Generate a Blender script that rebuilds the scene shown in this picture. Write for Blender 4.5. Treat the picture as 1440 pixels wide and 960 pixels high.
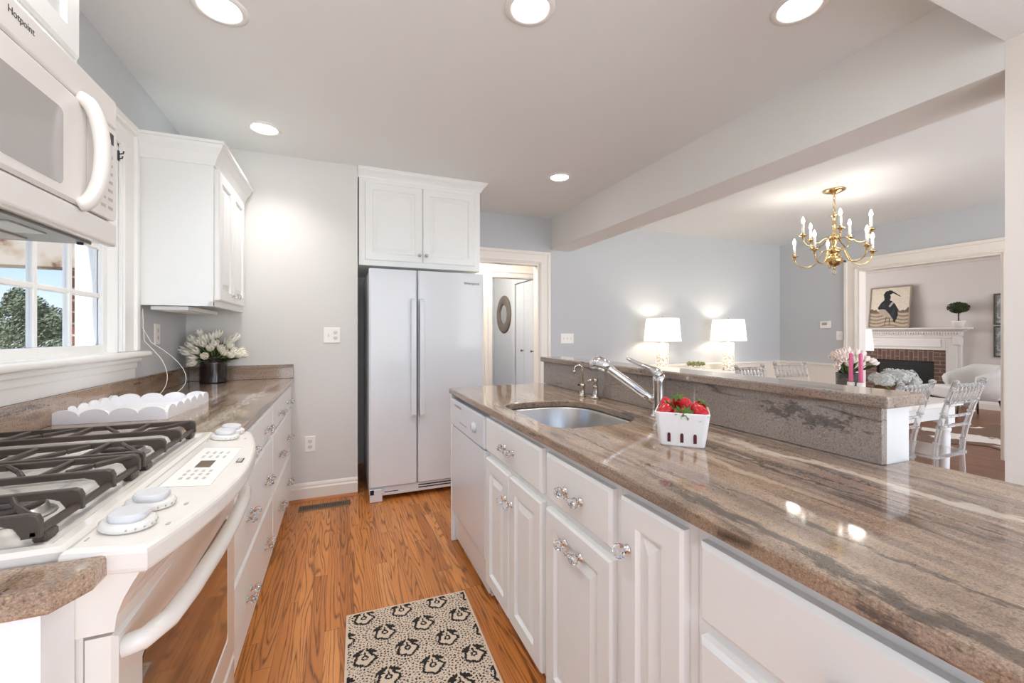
import bpy, bmesh, math, random
from mathutils import Vector, Matrix
random.seed(7)
for o in list(bpy.data.objects): bpy.data.objects.remove(o, do_unlink=True)
SC = bpy.context.scene
COL = SC.collection
PI = math.pi

def lin(r, g, b):
    f = lambda c: (c/255/12.92) if c/255 <= 0.04045 else ((c/255+0.055)/1.055)**2.4
    return (f(r), f(g), f(b), 1)

# ------------------------------------------------------------------ camera
cam = bpy.data.cameras.new('camera'); cam.sensor_width = 36; cam.lens = 36*593/1440
cam.shift_y = -11/1440; cam.clip_start = 0.02; cam.clip_end = 300
camo = bpy.data.objects.new('camera', cam); COL.objects.link(camo)
camo.location = (0, 0, 1.215); camo.rotation_euler = (PI/2, 0, -math.atan(242/593))
SC.camera = camo
# ------------------------------------------------------------------ sky and light
SC.view_settings.view_transform = 'Standard'; SC.view_settings.look = 'None'
SC.view_settings.gamma = 1; SC.view_settings.exposure = 0.43; SC.view_settings.use_curve_mapping = False
SC.cycles.diffuse_bounces = 8; SC.cycles.max_bounces = 16; SC.cycles.caustics_reflective = False
W = bpy.data.worlds.new('sky'); SC.world = W; W.use_nodes = True
nt = W.node_tree; nt.nodes.clear()
tc = nt.nodes.new('ShaderNodeTexCoord'); sx = nt.nodes.new('ShaderNodeSeparateXYZ')
cr = nt.nodes.new('ShaderNodeValToRGB'); bg = nt.nodes.new('ShaderNodeBackground'); wo = nt.nodes.new('ShaderNodeOutputWorld')
cr.color_ramp.elements[0].position = 0.0; cr.color_ramp.elements[0].color = lin(226, 236, 248)
cr.color_ramp.elements[1].position = 0.5; cr.color_ramp.elements[1].color = lin(120, 170, 235)
e = cr.color_ramp.elements.new(0.16); e.color = lin(150, 192, 246)
nt.links.new(tc.outputs['Generated'], sx.inputs[0]); nt.links.new(sx.outputs['Z'], cr.inputs[0])
nt.links.new(cr.outputs[0], bg.inputs[0]); nt.links.new(bg.outputs[0], wo.inputs[0]); bg.inputs[1].default_value = 1.0

def area(name, loc, target, sx_, sy_, power, col=(1, 1, 1)):
    l = bpy.data.lights.new(name, 'AREA'); l.shape = 'RECTANGLE'; l.size = sx_; l.size_y = sy_; l.energy = power; l.color = col
    o = bpy.data.objects.new(name, l); COL.objects.link(o); o.location = loc
    o.rotation_euler = (Vector(target)-Vector(loc)).to_track_quat('-Z', 'Y').to_euler()
    return o
# added area fills standing in for unmodelled windows, all out of view
area('fill_kitchen_rear', (0.3, -3.6, 1.6), (0.5, 3, 1.4), 3.2, 2.0, 52, (0.95, 0.99, 1))
area('fill_dining_rear', (4.2, -3.2, 1.6), (4.2, 3, 1.4), 3.2, 2.0, 85, (1, 0.99, 0.97))
area('fill_living_far', (7.7, 6.3, 1.5), (8.4, 2.5, 0.9), 2.2, 1.5, 55, (0.98, 0.99, 1))
area('fill_living_rear', (8.6, -0.9, 1.6), (9.2, 4, 1.0), 2.4, 1.6, 40, (0.98, 0.99, 1))
sun = bpy.data.lights.new('sun', 'SUN'); sun.energy = 6.0; sun.color = (0.95, 0.985, 1); sun.angle = 0.02
suno = bpy.data.objects.new('sun', sun); COL.objects.link(suno); suno.rotation_euler = Vector((0.08, 0.42, -0.90)).to_track_quat('-Z', 'Y').to_euler()

# ------------------------------------------------------------------ node helpers
MATS = {}
def newmat(name):
    m = bpy.data.materials.new(name); m.use_nodes = True
    return m, m.node_tree.nodes, m.node_tree.links, m.node_tree.nodes['Principled BSDF']
def mat(name, col, rough=0.5, metal=0.0, trans=0.0, ior=1.45, emit=0, bump=0, bscale=300, coat=0, var=0):
    if name in MATS: return MATS[name]
    m, N, L, b = newmat(name)
    c = lin(*col); b.inputs['Base Color'].default_value = c
    b.inputs['Roughness'].default_value = rough; b.inputs['Metallic'].default_value = metal
    b.inputs['Transmission Weight'].default_value = trans; b.inputs['IOR'].default_value = ior
    b.inputs['Coat Weight'].default_value = coat; b.inputs['Coat Roughness'].default_value = 0.08
    if emit:
        b.inputs['Emission Color'].default_value = c; b.inputs['Emission Strength'].default_value = emit
    t = N.new('ShaderNodeTexCoord'); n = N.new('ShaderNodeTexNoise'); n.inputs['Scale'].default_value = bscale
    L.new(t.outputs['Object'], n.inputs['Vector'])
    if var:
        mx = N.new('ShaderNodeMix'); mx.data_type = 'RGBA'
        mx.inputs[6].default_value = tuple(x*(1-var) for x in c[:3])+(1,); mx.inputs[7].default_value = tuple(min(1, x*(1+var)) for x in c[:3])+(1,)
        L.new(n.outputs[0], mx.inputs[0]); L.new(mx.outputs[2], b.inputs['Base Color'])
    if bump:
        bp = N.new('ShaderNodeBump'); bp.inputs['Strength'].default_value = bump; bp.inputs['Distance'].default_value = 0.002
        L.new(n.outputs[0], bp.inputs['Height']); L.new(bp.outputs[0], b.inputs['Normal'])
    MATS[name] = m
    return m
def nmath(N, L, op, a, b=None, c=None):
    n = N.new('ShaderNodeMath'); n.operation = op
    for i, v in enumerate((a, b, c)):
        if v is None: continue
        if isinstance(v, (int, float)): n.inputs[i].default_value = v
        else: L.new(v, n.inputs[i])
    return n.outputs[0]
def ramp(N, L, fac, stops, interp='LINEAR'):
    n = N.new('ShaderNodeValToRGB'); r = n.color_ramp; r.interpolation = interp
    while len(r.elements) < len(stops): r.elements.new(0.5)
    for el, (p, c) in zip(r.elements, stops): el.position = p; el.color = c
    L.new(fac, n.inputs[0]); return n.outputs[0]
def mixc(N, L, fac, a, b, mode='MIX'):
    n = N.new('ShaderNodeMix'); n.data_type = 'RGBA'; n.blend_type = mode
    for i, v in ((0, fac), (6, a), (7, b)):
        if isinstance(v, (int, float)): n.inputs[i].default_value = v
        elif isinstance(v, tuple): n.inputs[i].default_value = v
        else: L.new(v, n.inputs[i])
    return n.outputs[2]
def wood_floor(name, cols, dark, pw=0.058, rough=0.3, gstr=1.0):
    m, N, L, b = newmat(name)
    t = N.new('ShaderNodeTexCoord'); s = N.new('ShaderNodeSeparateXYZ'); L.new(t.outputs['Object'], s.inputs[0])
    px = nmath(N, L, 'DIVIDE', s.outputs[0], pw); ix = nmath(N, L, 'FLOOR', px); fx = nmath(N, L, 'FRACT', px)
    wn = N.new('ShaderNodeTexWhiteNoise'); wn.noise_dimensions = '1D'; L.new(ix, wn.inputs['W'])
    yo = nmath(N, L, 'MULTIPLY_ADD', wn.outputs[0], 5.0, s.outputs[1])
    py = nmath(N, L, 'DIVIDE', yo, 0.9); iy = nmath(N, L, 'FLOOR', py); fy = nmath(N, L, 'FRACT', py)
    w2 = N.new('ShaderNodeTexWhiteNoise'); w2.noise_dimensions = '2D'
    cb = N.new('ShaderNodeCombineXYZ'); L.new(ix, cb.inputs[0]); L.new(iy, cb.inputs[1]); L.new(cb.outputs[0], w2.inputs['Vector'])
    rnd = w2.outputs[0]
    gv = N.new('ShaderNodeCombineXYZ')
    L.new(nmath(N, L, 'MULTIPLY', s.outputs[0], 15.0), gv.inputs[0]); L.new(nmath(N, L, 'MULTIPLY', s.outputs[1], 0.95), gv.inputs[1])
    L.new(nmath(N, L, 'MULTIPLY', rnd, 37.0), gv.inputs[2])
    n1 = N.new('ShaderNodeTexNoise'); n1.inputs['Scale'].default_value = 1.0; n1.inputs['Detail'].default_value = 1.6; n1.inputs['Roughness'].default_value = 0.45
    L.new(gv.outputs[0], n1.inputs['Vector'])
    ring = nmath(N, L, 'SINE', nmath(N, L, 'MULTIPLY', n1.outputs[0], 92.0))
    ring = nmath(N, L, 'MULTIPLY_ADD', ring, 0.5, 0.5)
    ringp = nmath(N, L, 'POWER', ring, 4.0)
    fv = N.new('ShaderNodeCombineXYZ')
    L.new(nmath(N, L, 'MULTIPLY', s.outputs[0], 420.0), fv.inputs[0]); L.new(nmath(N, L, 'MULTIPLY', s.outputs[1], 14.0), fv.inputs[1]); L.new(rnd, fv.inputs[2])
    n2 = N.new('ShaderNodeTexNoise'); n2.inputs['Scale'].default_value = 1.0; n2.inputs['Detail'].default_value = 2
    L.new(fv.outputs[0], n2.inputs['Vector'])
    fine = ramp(N, L, n2.outputs[0], [(0.35, (0.35,)*3+(1,)), (0.62, (1,)*3+(1,))])
    base = ramp(N, L, rnd, [(i/(len(cols)-1), lin(*c)) for i, c in enumerate(cols)])
    g = nmath(N, L, 'MULTIPLY', nmath(N, L, 'MULTIPLY', ringp, fine), 0.85*gstr)
    c1 = mixc(N, L, g, base, lin(*dark))
    c2 = mixc(N, L, 0.16*gstr, c1, fine, 'MULTIPLY')
    e1 = nmath(N, L, 'LESS_THAN', fx, 0.022); e2 = nmath(N, L, 'LESS_THAN', fy, 0.0025)
    ed = nmath(N, L, 'MULTIPLY', nmath(N, L, 'MAXIMUM', e1, e2), 0.6)
    c3 = mixc(N, L, ed, c2, lin(70, 38, 20))
    L.new(c3, b.inputs['Base Color']); b.inputs['Roughness'].default_value = rough
    bp = N.new('ShaderNodeBump'); bp.inputs['Strength'].default_value = 0.15; bp.inputs['Distance'].default_value = 0.001
    L.new(nmath(N, L, 'SUBTRACT', 1.0, nmath(N, L, 'MAXIMUM', g, ed)), bp.inputs['Height']); L.new(bp.outputs[0], b.inputs['Normal'])
    return m
def granite(name, axis='Y', grey=0.0, dark=1.0, seed=0.0, rough=0.07, veins=(), blot=None):
    """brown granite, veins run along the given axis"""
    m, N, L, b = newmat(name)
    t = N.new('ShaderNodeTexCoord'); mp = N.new('ShaderNodeMapping'); L.new(t.outputs['Object'], mp.inputs[0])
    mp.inputs['Location'].default_value = (seed, seed*1.7, 0); mp.inputs['Rotation'].default_value = (0, 0, 0.05)
    def noise(sc, det=4, rgh=0.6, st=(1, 1, 1), dist=0.0):
        m2 = N.new('ShaderNodeMapping'); L.new(mp.outputs[0], m2.inputs[0]); m2.inputs['Scale'].default_value = st
        n = N.new('ShaderNodeTexNoise'); n.inputs['Scale'].default_value = sc; n.inputs['Detail'].default_value = det
        n.inputs['Roughness'].default_value = rgh; n.inputs['Distortion'].default_value = dist
        L.new(m2.outputs[0], n.inputs['Vector']); return n.outputs[0]
    st = {'Y': (1, 0.13, 1), 'X': (0.13, 1, 1)}[axis]
    big = noise(9, 5, 0.6, st, 0.3)
    base = ramp(N, L, big, [(0.28, lin(112, 93, 80)), (0.40, lin(150, 128, 110)), (0.5, lin(170, 148, 128)), (0.57, lin(138, 119, 105)), (0.64, lin(160, 140, 124)), (0.72, lin(200, 184, 166))])
    base = mixc(N, L, grey, base, lin(158, 151, 146))
    spk = noise(330, 2, 0.7)
    sp = ramp(N, L, spk, [(0.32, lin(70, 60, 54)), (0.43, lin(160, 150, 140)), (0.55, lin(190, 182, 172)), (0.68, lin(255, 250, 242))])
    c = mixc(N, L, 0.42, base, sp, 'OVERLAY')
    sp2 = ramp(N, L, noise(150, 3, 0.7), [(0.36, (0.25, 0.22, 0.2, 1)), (0.46, (1, 1, 1, 1))])
    c = mixc(N, L, 0.5, c, sp2, 'MULTIPLY')
    # dark veins and cream veins
    v1 = noise(14, 6, 0.72, (1, 0.07, 1) if axis == 'Y' else (0.07, 1, 1), 0.5)
    d = ramp(N, L, v1, [(0.585, (0, 0, 0, 1)), (0.63, (1, 1, 1, 1))])
    brk = ramp(N, L, noise(120, 3, 0.7), [(0.38, (0, 0, 0, 1)), (0.6, (1, 1, 1, 1))])
    dm = nmath(N, L, 'MULTIPLY', nmath(N, L, 'MULTIPLY', d, brk), 0.95*dark)
    c = mixc(N, L, dm, c, lin(48, 40, 34))
    v3 = noise(4.2, 3, 0.6, (1, 0.08, 1) if axis == 'Y' else (0.08, 1, 1), 0.4)
    thin = nmath(N, L, 'ABSOLUTE', nmath(N, L, 'SUBTRACT', v3, 0.5))
    tl = ramp(N, L, thin, [(0.0, (1, 1, 1, 1)), (0.009, (0, 0, 0, 1))])
    patch = ramp(N, L, noise(5, 2), [(0.48, (0, 0, 0, 1)), (0.58, (1, 1, 1, 1))])
    c = mixc(N, L, nmath(N, L, 'MULTIPLY', nmath(N, L, 'MULTIPLY', tl, patch), 0.8*dark), c, lin(52, 42, 36))
    # single long veins and painted glare bands of this slab: centre x = x0 + k*y, half width, colour, y range
    sv = N.new('ShaderNodeSeparateXYZ'); gp = N.new('ShaderNodeNewGeometry'); L.new(gp.outputs['Position'], sv.inputs[0])
    wob = nmath(N, L, 'MULTIPLY_ADD', noise(7, 4, 0.6), 0.10, -0.05); rag = noise(60, 4, 0.75, (1, 0.25, 1)); 
    for x0, k, hw, colr, ya, yb, st_ in veins:
        off = nmath(N, L, 'ABSOLUTE', nmath(N, L, 'SUBTRACT', nmath(N, L, 'ADD', sv.outputs[0], wob), nmath(N, L, 'MULTIPLY_ADD', sv.outputs[1], k, x0)))
        mk = nmath(N, L, 'SUBTRACT', 1.0, nmath(N, L, 'DIVIDE', off, hw)); mk = nmath(N, L, 'MULTIPLY_ADD', mk, 0.9, nmath(N, L, 'MULTIPLY_ADD', rag, 2.4, -1.35))
        mk = ramp(N, L, mk, [(0.15, (0, 0, 0, 1)), (0.5, (1, 1, 1, 1))])
        yc, yh = (ya+yb)/2, (yb-ya)/2
        fade = nmath(N, L, 'SUBTRACT', 1.0, nmath(N, L, 'POWER', nmath(N, L, 'DIVIDE', nmath(N, L, 'ABSOLUTE', nmath(N, L, 'SUBTRACT', sv.outputs[1], yc)), yh), 4)); fade.node.use_clamp = True
        c = mixc(N, L, nmath(N, L, 'MULTIPLY', nmath(N, L, 'MULTIPLY', mk, fade), st_), c, lin(*colr))
    if blot:
        yc, zc, ry, rz = blot
        d2 = nmath(N, L, 'ADD', nmath(N, L, 'POWER', nmath(N, L, 'DIVIDE', nmath(N, L, 'SUBTRACT', sv.outputs[1], yc), ry), 2), nmath(N, L, 'POWER', nmath(N, L, 'DIVIDE', nmath(N, L, 'SUBTRACT', sv.outputs[2], zc), rz), 2))
        mk = nmath(N, L, 'ADD', nmath(N, L, 'SUBTRACT', 1.0, d2), nmath(N, L, 'MULTIPLY_ADD', noise(45, 4, 0.8, (1, 0.4, 1)), 5.0, -2.9))
        mk = ramp(N, L, mk, [(0.1, (0, 0, 0, 1)), (0.55, (1, 1, 1, 1))])
        mk2 = nmath(N, L, 'LESS_THAN', d2, 2.2)
        c = mixc(N, L, nmath(N, L, 'MULTIPLY', nmath(N, L, 'MULTIPLY', mk, mk2), 0.72), c, lin(56, 50, 46))
    L.new(c, b.inputs['Base Color']); b.inputs['Roughness'].default_value = rough
    b.inputs['IOR'].default_value = 1.62; b.inputs['Specular IOR Level'].default_value = 0.6
    return m
def vcol_mat(name, rough=0.8, bump=0):
    m, N, L, b = newmat(name)
    a = N.new('ShaderNodeVertexColor'); a.layer_name = 'col'; L.new(a.outputs[0], b.inputs['Base Color']); b.inputs['Roughness'].default_value = rough
    if bump:
        t = N.new('ShaderNodeTexCoord'); n = N.new('ShaderNodeTexNoise'); n.inputs['Scale'].default_value = 900; L.new(t.outputs['Object'], n.inputs['Vector'])
        bp = N.new('ShaderNodeBump'); bp.inputs['Strength'].default_value = bump; bp.inputs['Distance'].default_value = 0.003
        L.new(n.outputs[0], bp.inputs['Height']); L.new(bp.outputs[0], b.inputs['Normal'])
    return m
def brick_mat(name, c1, c2, mortar, axes='YZ', sc=1.0, rough=0.9, bw=0.2, rh=0.067):
    m, N, L, b = newmat(name)
    t = N.new('ShaderNodeTexCoord'); s = N.new('ShaderNodeSeparateXYZ'); L.new(t.outputs['Object'], s.inputs[0])
    cb = N.new('ShaderNodeCombineXYZ'); L.new(s.outputs['XYZ'.index(axes[0])], cb.inputs[0]); L.new(s.outputs['XYZ'.index(axes[1])], cb.inputs[1])
    br = N.new('ShaderNodeTexBrick'); L.new(cb.outputs[0], br.inputs['Vector'])
    br.inputs['Color1'].default_value = lin(*c1); br.inputs['Color2'].default_value = lin(*c2); br.inputs['Mortar'].default_value = lin(*mortar)
    br.inputs['Scale'].default_value = sc; br.inputs['Brick Width'].default_value = bw; br.inputs['Row Height'].default_value = rh; br.inputs['Mortar Size'].default_value = 0.006
    L.new(br.outputs[0], b.inputs['Base Color']); b.inputs['Roughness'].default_value = rough
    return m

# ------------------------------------------------------------------ mesh helpers
def BM(): return bmesh.new()
def merge(bm, tmp, smooth=False, M=None, mi=0):
    if M is not None: tmp.transform(M)
    for f in tmp.faces: f.smooth = smooth; f.material_index = mi
    me = bpy.data.meshes.new('t'); tmp.to_mesh(me); tmp.free(); bm.from_mesh(me); bpy.data.meshes.remove(me)
def box(bm, a, b, bev=0.0, seg=2, M=None, mi=0):
    t = BM(); bmesh.ops.create_cube(t, size=1)
    s = [abs(b[i]-a[i]) for i in range(3)]; c = [(a[i]+b[i])/2 for i in range(3)]
    bmesh.ops.scale(t, vec=s, verts=t.verts); bmesh.ops.translate(t, vec=c, verts=t.verts)
    if bev: bmesh.ops.bevel(t, geom=t.edges[:], offset=min(bev, min(s)*0.45), segments=seg, affect='EDGES', profile=0.5)
    merge(bm, t, False, M, mi); return bm
def lathe(bm, prof, c=(0, 0, 0), seg=24, M=None, smooth=True, mi=0, rfun=None, cap=True):
    t = BM(); rings = []
    for i, (r, z) in enumerate(prof):
        ring = []
        for k in range(seg):
            a = 2*PI*k/seg; rr = r*(rfun(a, i/(len(prof)-1)) if rfun else 1)
            ring.append(t.verts.new((rr*math.cos(a)+c[0], rr*math.sin(a)+c[1], z+c[2])))
        rings.append(ring)
    for i in range(len(rings)-1):
        for k in range(seg):
            t.faces.new((rings[i][k], rings[i][(k+1) % seg], rings[i+1][(k+1) % seg], rings[i+1][k]))
    if cap:
        t.faces.new(rings[0][::-1]); t.faces.new(rings[-1])
    bmesh.ops.recalc_face_normals(t, faces=t.faces)
    merge(bm, t, smooth, M, mi); return bm
def tube(bm, pts, r, seg=10, closed=False, M=None, smooth=True, mi=0, flat=None):
    P = [Vector(p) for p in pts]; n = len(P); t = BM(); rings = []
    T = []
    for i in range(n):
        if closed: d = P[(i+1) % n]-P[i-1]
        else: d = P[min(i+1, n-1)]-P[max(i-1, 0)]
        T.append(d.normalized())
    up = Vector((0, 0, 1)) if abs(T[0].z) < 0.9 else Vector((1, 0, 0))
    nrm = (up-T[0]*up.dot(T[0])).normalized()
    for i in range(n):
        nrm = (nrm-T[i]*nrm.dot(T[i])).normalized(); bn = T[i].cross(nrm)
        rr = r[i] if isinstance(r, (list, tuple)) else r
        f = flat or 1
        rings.append([t.verts.new(P[i]+nrm*(rr*math.cos(2*PI*k/seg))+bn*(rr*f*math.sin(2*PI*k/seg))) for k in range(seg)])
    m = n if closed else n-1
    for i in range(m):
        A, B = rings[i], rings[(i+1) % n]
        for k in range(seg): t.faces.new((A[k], A[(k+1) % seg], B[(k+1) % seg], B[k]))
    if not closed: t.faces.new(rings[0][::-1]); t.faces.new(rings[-1])
    bmesh.ops.recalc_face_normals(t, faces=t.faces)
    merge(bm, t, smooth, M, mi); return bm
def bez(p0, p1, p2, p3, n=12):
    p0, p1, p2, p3 = map(Vector, (p0, p1, p2, p3)); out = []
    for i in range(n+1):
        t = i/n; out.append(p0*(1-t)**3+p1*3*t*(1-t)**2+p2*3*t*t*(1-t)+p3*t**3)
    return out
def prism(bm, poly, d0, d1, plane='XY', bev=0, seg=2, M=None, mi=0, smooth=False):
    """polygon in a plane extruded along the third axis from d0 to d1"""
    t = BM()
    mk = {'XY': lambda u, v, d: (u, v, d), 'XZ': lambda u, v, d: (u, d, v), 'YZ': lambda u, v, d: (d, u, v)}[plane]
    A = [t.verts.new(mk(u, v, d0)) for u, v in poly]; B = [t.verts.new(mk(u, v, d1)) for u, v in poly]
    n = len(poly); fa = t.faces.new(A); fb = t.faces.new(B)
    for i in range(n): t.faces.new((A[i], A[(i+1) % n], B[(i+1) % n], B[i]))
    bmesh.ops.recalc_face_normals(t, faces=t.faces)
    if bev:
        ed = [e for e in t.edges if (e.verts[0] in A) == (e.verts[1] in A)]
        bmesh.ops.bevel(t, geom=ed, offset=bev, segments=seg, affect='EDGES', profile=0.5)
    merge(bm, t, smooth, M, mi); return bm
def molding(bm, path, prof, closed=False, M=None):
    """profile [(out,z)] swept along a horizontal polyline; out is to the right of travel"""
    P = [Vector(p) for p in path]; n = len(P); t = BM(); rings = []
    for i in range(n):
        ds = []
        if closed or i > 0: ds.append((P[i]-P[i-1]).normalized())
        if closed or i < n-1: ds.append((P[(i+1) % n]-P[i]).normalized())
        ns = [Vector((d.y, -d.x)) for d in ds]
        if len(ns) == 2:
            mn = (ns[0]+ns[1]); mn = mn/(mn.dot(ns[0])) if mn.length > 1e-6 else ns[0]
        else: mn = ns[0]
        rings.append([t.verts.new((P[i].x+mn.x*o, P[i].y+mn.y*o, z)) for o, z in prof])
    k = len(prof)
    for i in range(n if closed else n-1):
        A, B = rings[i], rings[(i+1) % n]
        for j in range(k): t.faces.new((A[j], A[(j+1) % k], B[(j+1) % k], B[j]))
    if not closed: t.faces.new(rings[0]); t.faces.new(rings[-1][::-1])
    bmesh.ops.recalc_face_normals(t, faces=t.faces)
    merge(bm, t, False, M); return bm
def frame_M(o, u, v, n):
    """matrix taking local (x,y,z) to o + x*u + y*v + z*n"""
    u, v, n = Vector(u), Vector(v), Vector(n)
    return Matrix(((u.x, v.x, n.x, o[0]), (u.y, v.y, n.y, o[1]), (u.z, v.z, n.z, o[2]), (0, 0, 0, 1)))
def rings_panel(bm, w, h, rings, M=None, x0=0, y0=0):
    """nested rectangles [(inset, depth)], last one filled: raised panels"""
    t = BM(); R = []
    for ins, d in rings:
        R.append([t.verts.new(p) for p in ((x0+ins, y0+ins, d), (x0+w-ins, y0+ins, d), (x0+w-ins, y0+h-ins, d), (x0+ins, y0+h-ins, d))])
    for A, B in zip(R, R[1:]):
        for k in range(4): t.faces.new((A[k], A[(k+1) % 4], B[(k+1) % 4], B[k]))
    t.faces.new(R[-1]); t.faces.new(R[0][::-1])
    bmesh.ops.recalc_face_normals(t, faces=t.faces)
    merge(bm, t, False, M); return bm
def raised_door(bm, w, h, t=0.02, fr=0.055, M=None):
    return rings_panel(bm, w, h, [(0, 0), (0, t-0.006), (0.006, t), (fr, t), (fr+0.006, t-0.011), (fr+0.014, t-0.011), (fr+0.04, t-0.002)], M)
def slab_front(bm, w, h, t=0.02, M=None):
    return rings_panel(bm, w, h, [(0, 0), (0, t-0.007), (0.009, t)], M)

# ------------------------------------------------------------------ object helpers
INV = {}
def obj(name, bm, m, parent=None, M=None):
    me = bpy.data.meshes.new(name)
    if parent is not None and parent.name in INV: bm.transform(INV[parent.name])
    bm.to_mesh(me); bm.free()
    for mm in (m if isinstance(m, (list, tuple)) else [m]): me.materials.append(mm)
    o = bpy.data.objects.new(name, me); COL.objects.link(o)
    if parent is not None:
        o.parent = parent
        if parent.name in INV: INV[o.name] = INV[parent.name]
    return o
def tag(o, label, cat, group=None, kind=None):
    o['label'] = label; o['category'] = cat
    if group: o['group'] = group
    if kind: o['kind'] = kind
    return o
def thing(name, label, cat, loc=(0, 0, 0), rotz=0, group=None, local=False):
    """Empty at the base of a thing; parts given in world coordinates unless local"""
    o = bpy.data.objects.new(name, None); COL.objects.link(o); o.empty_display_size = 0.05
    o.location = loc; o.rotation_euler = (0, 0, rotz)
    if not local: INV[o.name] = (Matrix.Translation(loc) @ Matrix.Rotation(rotz, 4, 'Z')).inverted()
    return tag(o, label, cat, group)
def dup(root, loc, rotz=0, label=None, group=None, scale=None, rot=None):
    def cp(o, par):
        c = o.copy(); COL.objects.link(c)
        if par is not None: c.parent = par
        for ch in o.children: cp(ch, c)
        return c
    r = cp(root, None); r.location = loc; r.rotation_euler = rot if rot else (0, 0, rotz)
    if label: r['label'] = label
    if group: r['group'] = group
    if scale: r.scale = (scale,)*3
    return r
def struct(name, bm, m):
    o = obj(name, bm, m); o['kind'] = 'structure'; return o
def text_bm(bm, s, size, M, depth=0.0006):
    cu = bpy.data.curves.new('txt', 'FONT'); cu.body = s; cu.size = size; cu.extrude = depth; cu.align_x = 'CENTER'; cu.align_y = 'CENTER'
    o = bpy.data.objects.new('txt', cu); COL.objects.link(o)
    dg = bpy.context.evaluated_depsgraph_get(); me = bpy.data.meshes.new_from_object(o.evaluated_get(dg))
    me.transform(M); bm.from_mesh(me); bpy.data.meshes.remove(me)
    bpy.data.objects.remove(o); bpy.data.curves.remove(cu); return bm

# ------------------------------------------------------------------ materials
m_white = mat('white_cabinet_paint', (238, 239, 237), 0.32)
m_trim = mat('cream_trim_paint', (240, 234, 226), 0.35)
m_wtrim = mat('white_window_paint', (242, 241, 238), 0.35)
m_wallw = mat('warm_white_wall', (221, 219, 215), 0.85, bump=0.05, bscale=200)
m_wallb = mat('pale_blue_wall', (198, 201, 204), 0.85, bump=0.05, bscale=200)
m_wallhall = mat('cream_hall_wall', (235, 226, 214), 0.8, bump=0.05, bscale=200)
m_wallliv = mat('beige_living_wall', (215, 208, 202), 0.85, bump=0.05, bscale=200)
m_ceil = mat('ceiling_paint', (232, 234, 233), 0.9, bump=0.05, bscale=150)
m_appl = mat('white_appliance_enamel', (220, 224, 228), 0.22, coat=0.3)
m_bisque = mat('white_range_enamel', (226, 221, 213), 0.2, coat=0.4)
m_mw = mat('white_microwave_plastic', (222, 218, 213), 0.28, coat=0.2)
m_grey = mat('pale_grey_print', (178, 175, 172), 0.6)
m_dgrey = mat('dark_grey_print', (60, 60, 62), 0.6)
m_black = mat('black_gap', (22, 20, 19), 0.5)
m_iron = mat('cast_iron', (70, 59, 52), 0.38, bump=0.25, bscale=500)
m_chrome = mat('chrome', (225, 224, 222), 0.08, metal=1)
m_steel = mat('brushed_steel', (190, 188, 185), 0.3, metal=1)
m_nickel = mat('brushed_nickel', (200, 190, 178), 0.2, metal=1)
m_brass = mat('polished_brass', (212, 182, 128), 0.2, metal=1)
m_glass = mat('clear_glass', (255, 255, 255), 0.0, trans=1, ior=1.5)
m_crystal = mat('crystal_glass', (252, 252, 252), 0.02, trans=1, ior=1.5)
m_acryl = mat('clear_acrylic', (252, 252, 251), 0.06, trans=0.82, ior=1.25)
m_dglass = mat('smoked_oven_glass', (70, 62, 56), 0.03, coat=1, metal=0.6)
m_mwglass = mat('grey_microwave_screen', (165, 161, 158), 0.12, coat=0.6)
m_gran = granite('brown_granite_island', 'Y', veins=(
    (0.600, 0.06, 0.030, (58, 48, 40), 0.05, 0.80, 0.85), (0.72, 0.03, 0.012, (62, 52, 44), -0.2, 0.75, 0.8), (1.06, 0.03, 0.030, (216, 202, 184), 0.1, 1.1, 0.7),
    (0.92, 0.05, 0.010, (70, 58, 50), 0.2, 1.2, 0.75), (0.83, 0.06, 0.022, (206, 186, 164), 0.5, 1.2, 0.5), (1.17, 0.02, 0.008, (66, 56, 48), 0.3, 0.9, 0.75), (0.98, 0.06, 0.014, (150, 112, 92), 0.0, 0.9, 0.5)))
m_granl = granite('brown_granite_left', 'Y', seed=3.1, veins=(
    (-0.70, 0.06, 0.007, (50, 42, 36), 2.0, 3.2, 0.9), (-0.52, 0.05, 0.007, (50, 42, 36), 1.6, 2.9, 0.9), (-0.62, 0.09, 0.006, (56, 46, 40), 1.9, 3.3, 0.85), (-0.48, 0.03, 0.05, (214, 206, 196), 1.6, 3.2, 0.45), (-0.66, 0.03, 0.04, (210, 200, 190), 1.9, 3.0, 0.4)))  # last two wide pale bands put counter glare into the stone colour
m_granx = granite('brown_granite_back_upstand', 'X', seed=5.0, grey=0.2)
m_granb = granite('grey_granite_backsplash', 'Y', grey=0.85, dark=0.9, seed=9.3, blot=(0.80, 0.985, 0.19, 0.045))
m_floor = wood_floor('oak_strip_floor', [(182, 112, 54), (212, 138, 72), (196, 122, 60), (222, 152, 86)], (84, 44, 18))
m_floor2 = wood_floor('brown_strip_floor', [(134, 88, 60), (150, 100, 70), (124, 80, 54)], (80, 48, 30), 0.058, 0.35, 0.6)
m_shade = mat('lit_lamp_shade', (255, 246, 230), 0.8, emit=0.6)
m_bulb = mat('lit_bulb', (255, 250, 240), 0.5, emit=5)
m_led = mat('lit_recessed_lens', (255, 252, 246), 0.5, emit=7)
m_candlew = mat('white_candle_sleeve', (250, 246, 238), 0.5)
m_leaf = mat('green_leaf', (74, 96, 44), 0.5, var=0.3, bscale=40)
m_leafd = mat('dark_green_foliage', (48, 66, 30), 0.6, var=0.4, bscale=60)
m_petalw = mat('white_petal', (250, 246, 232), 0.5)
m_petalp = mat('blush_petal', (250, 236, 228), 0.5)
m_stem = mat('tulip_stem', (110, 130, 70), 0.5)

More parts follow.
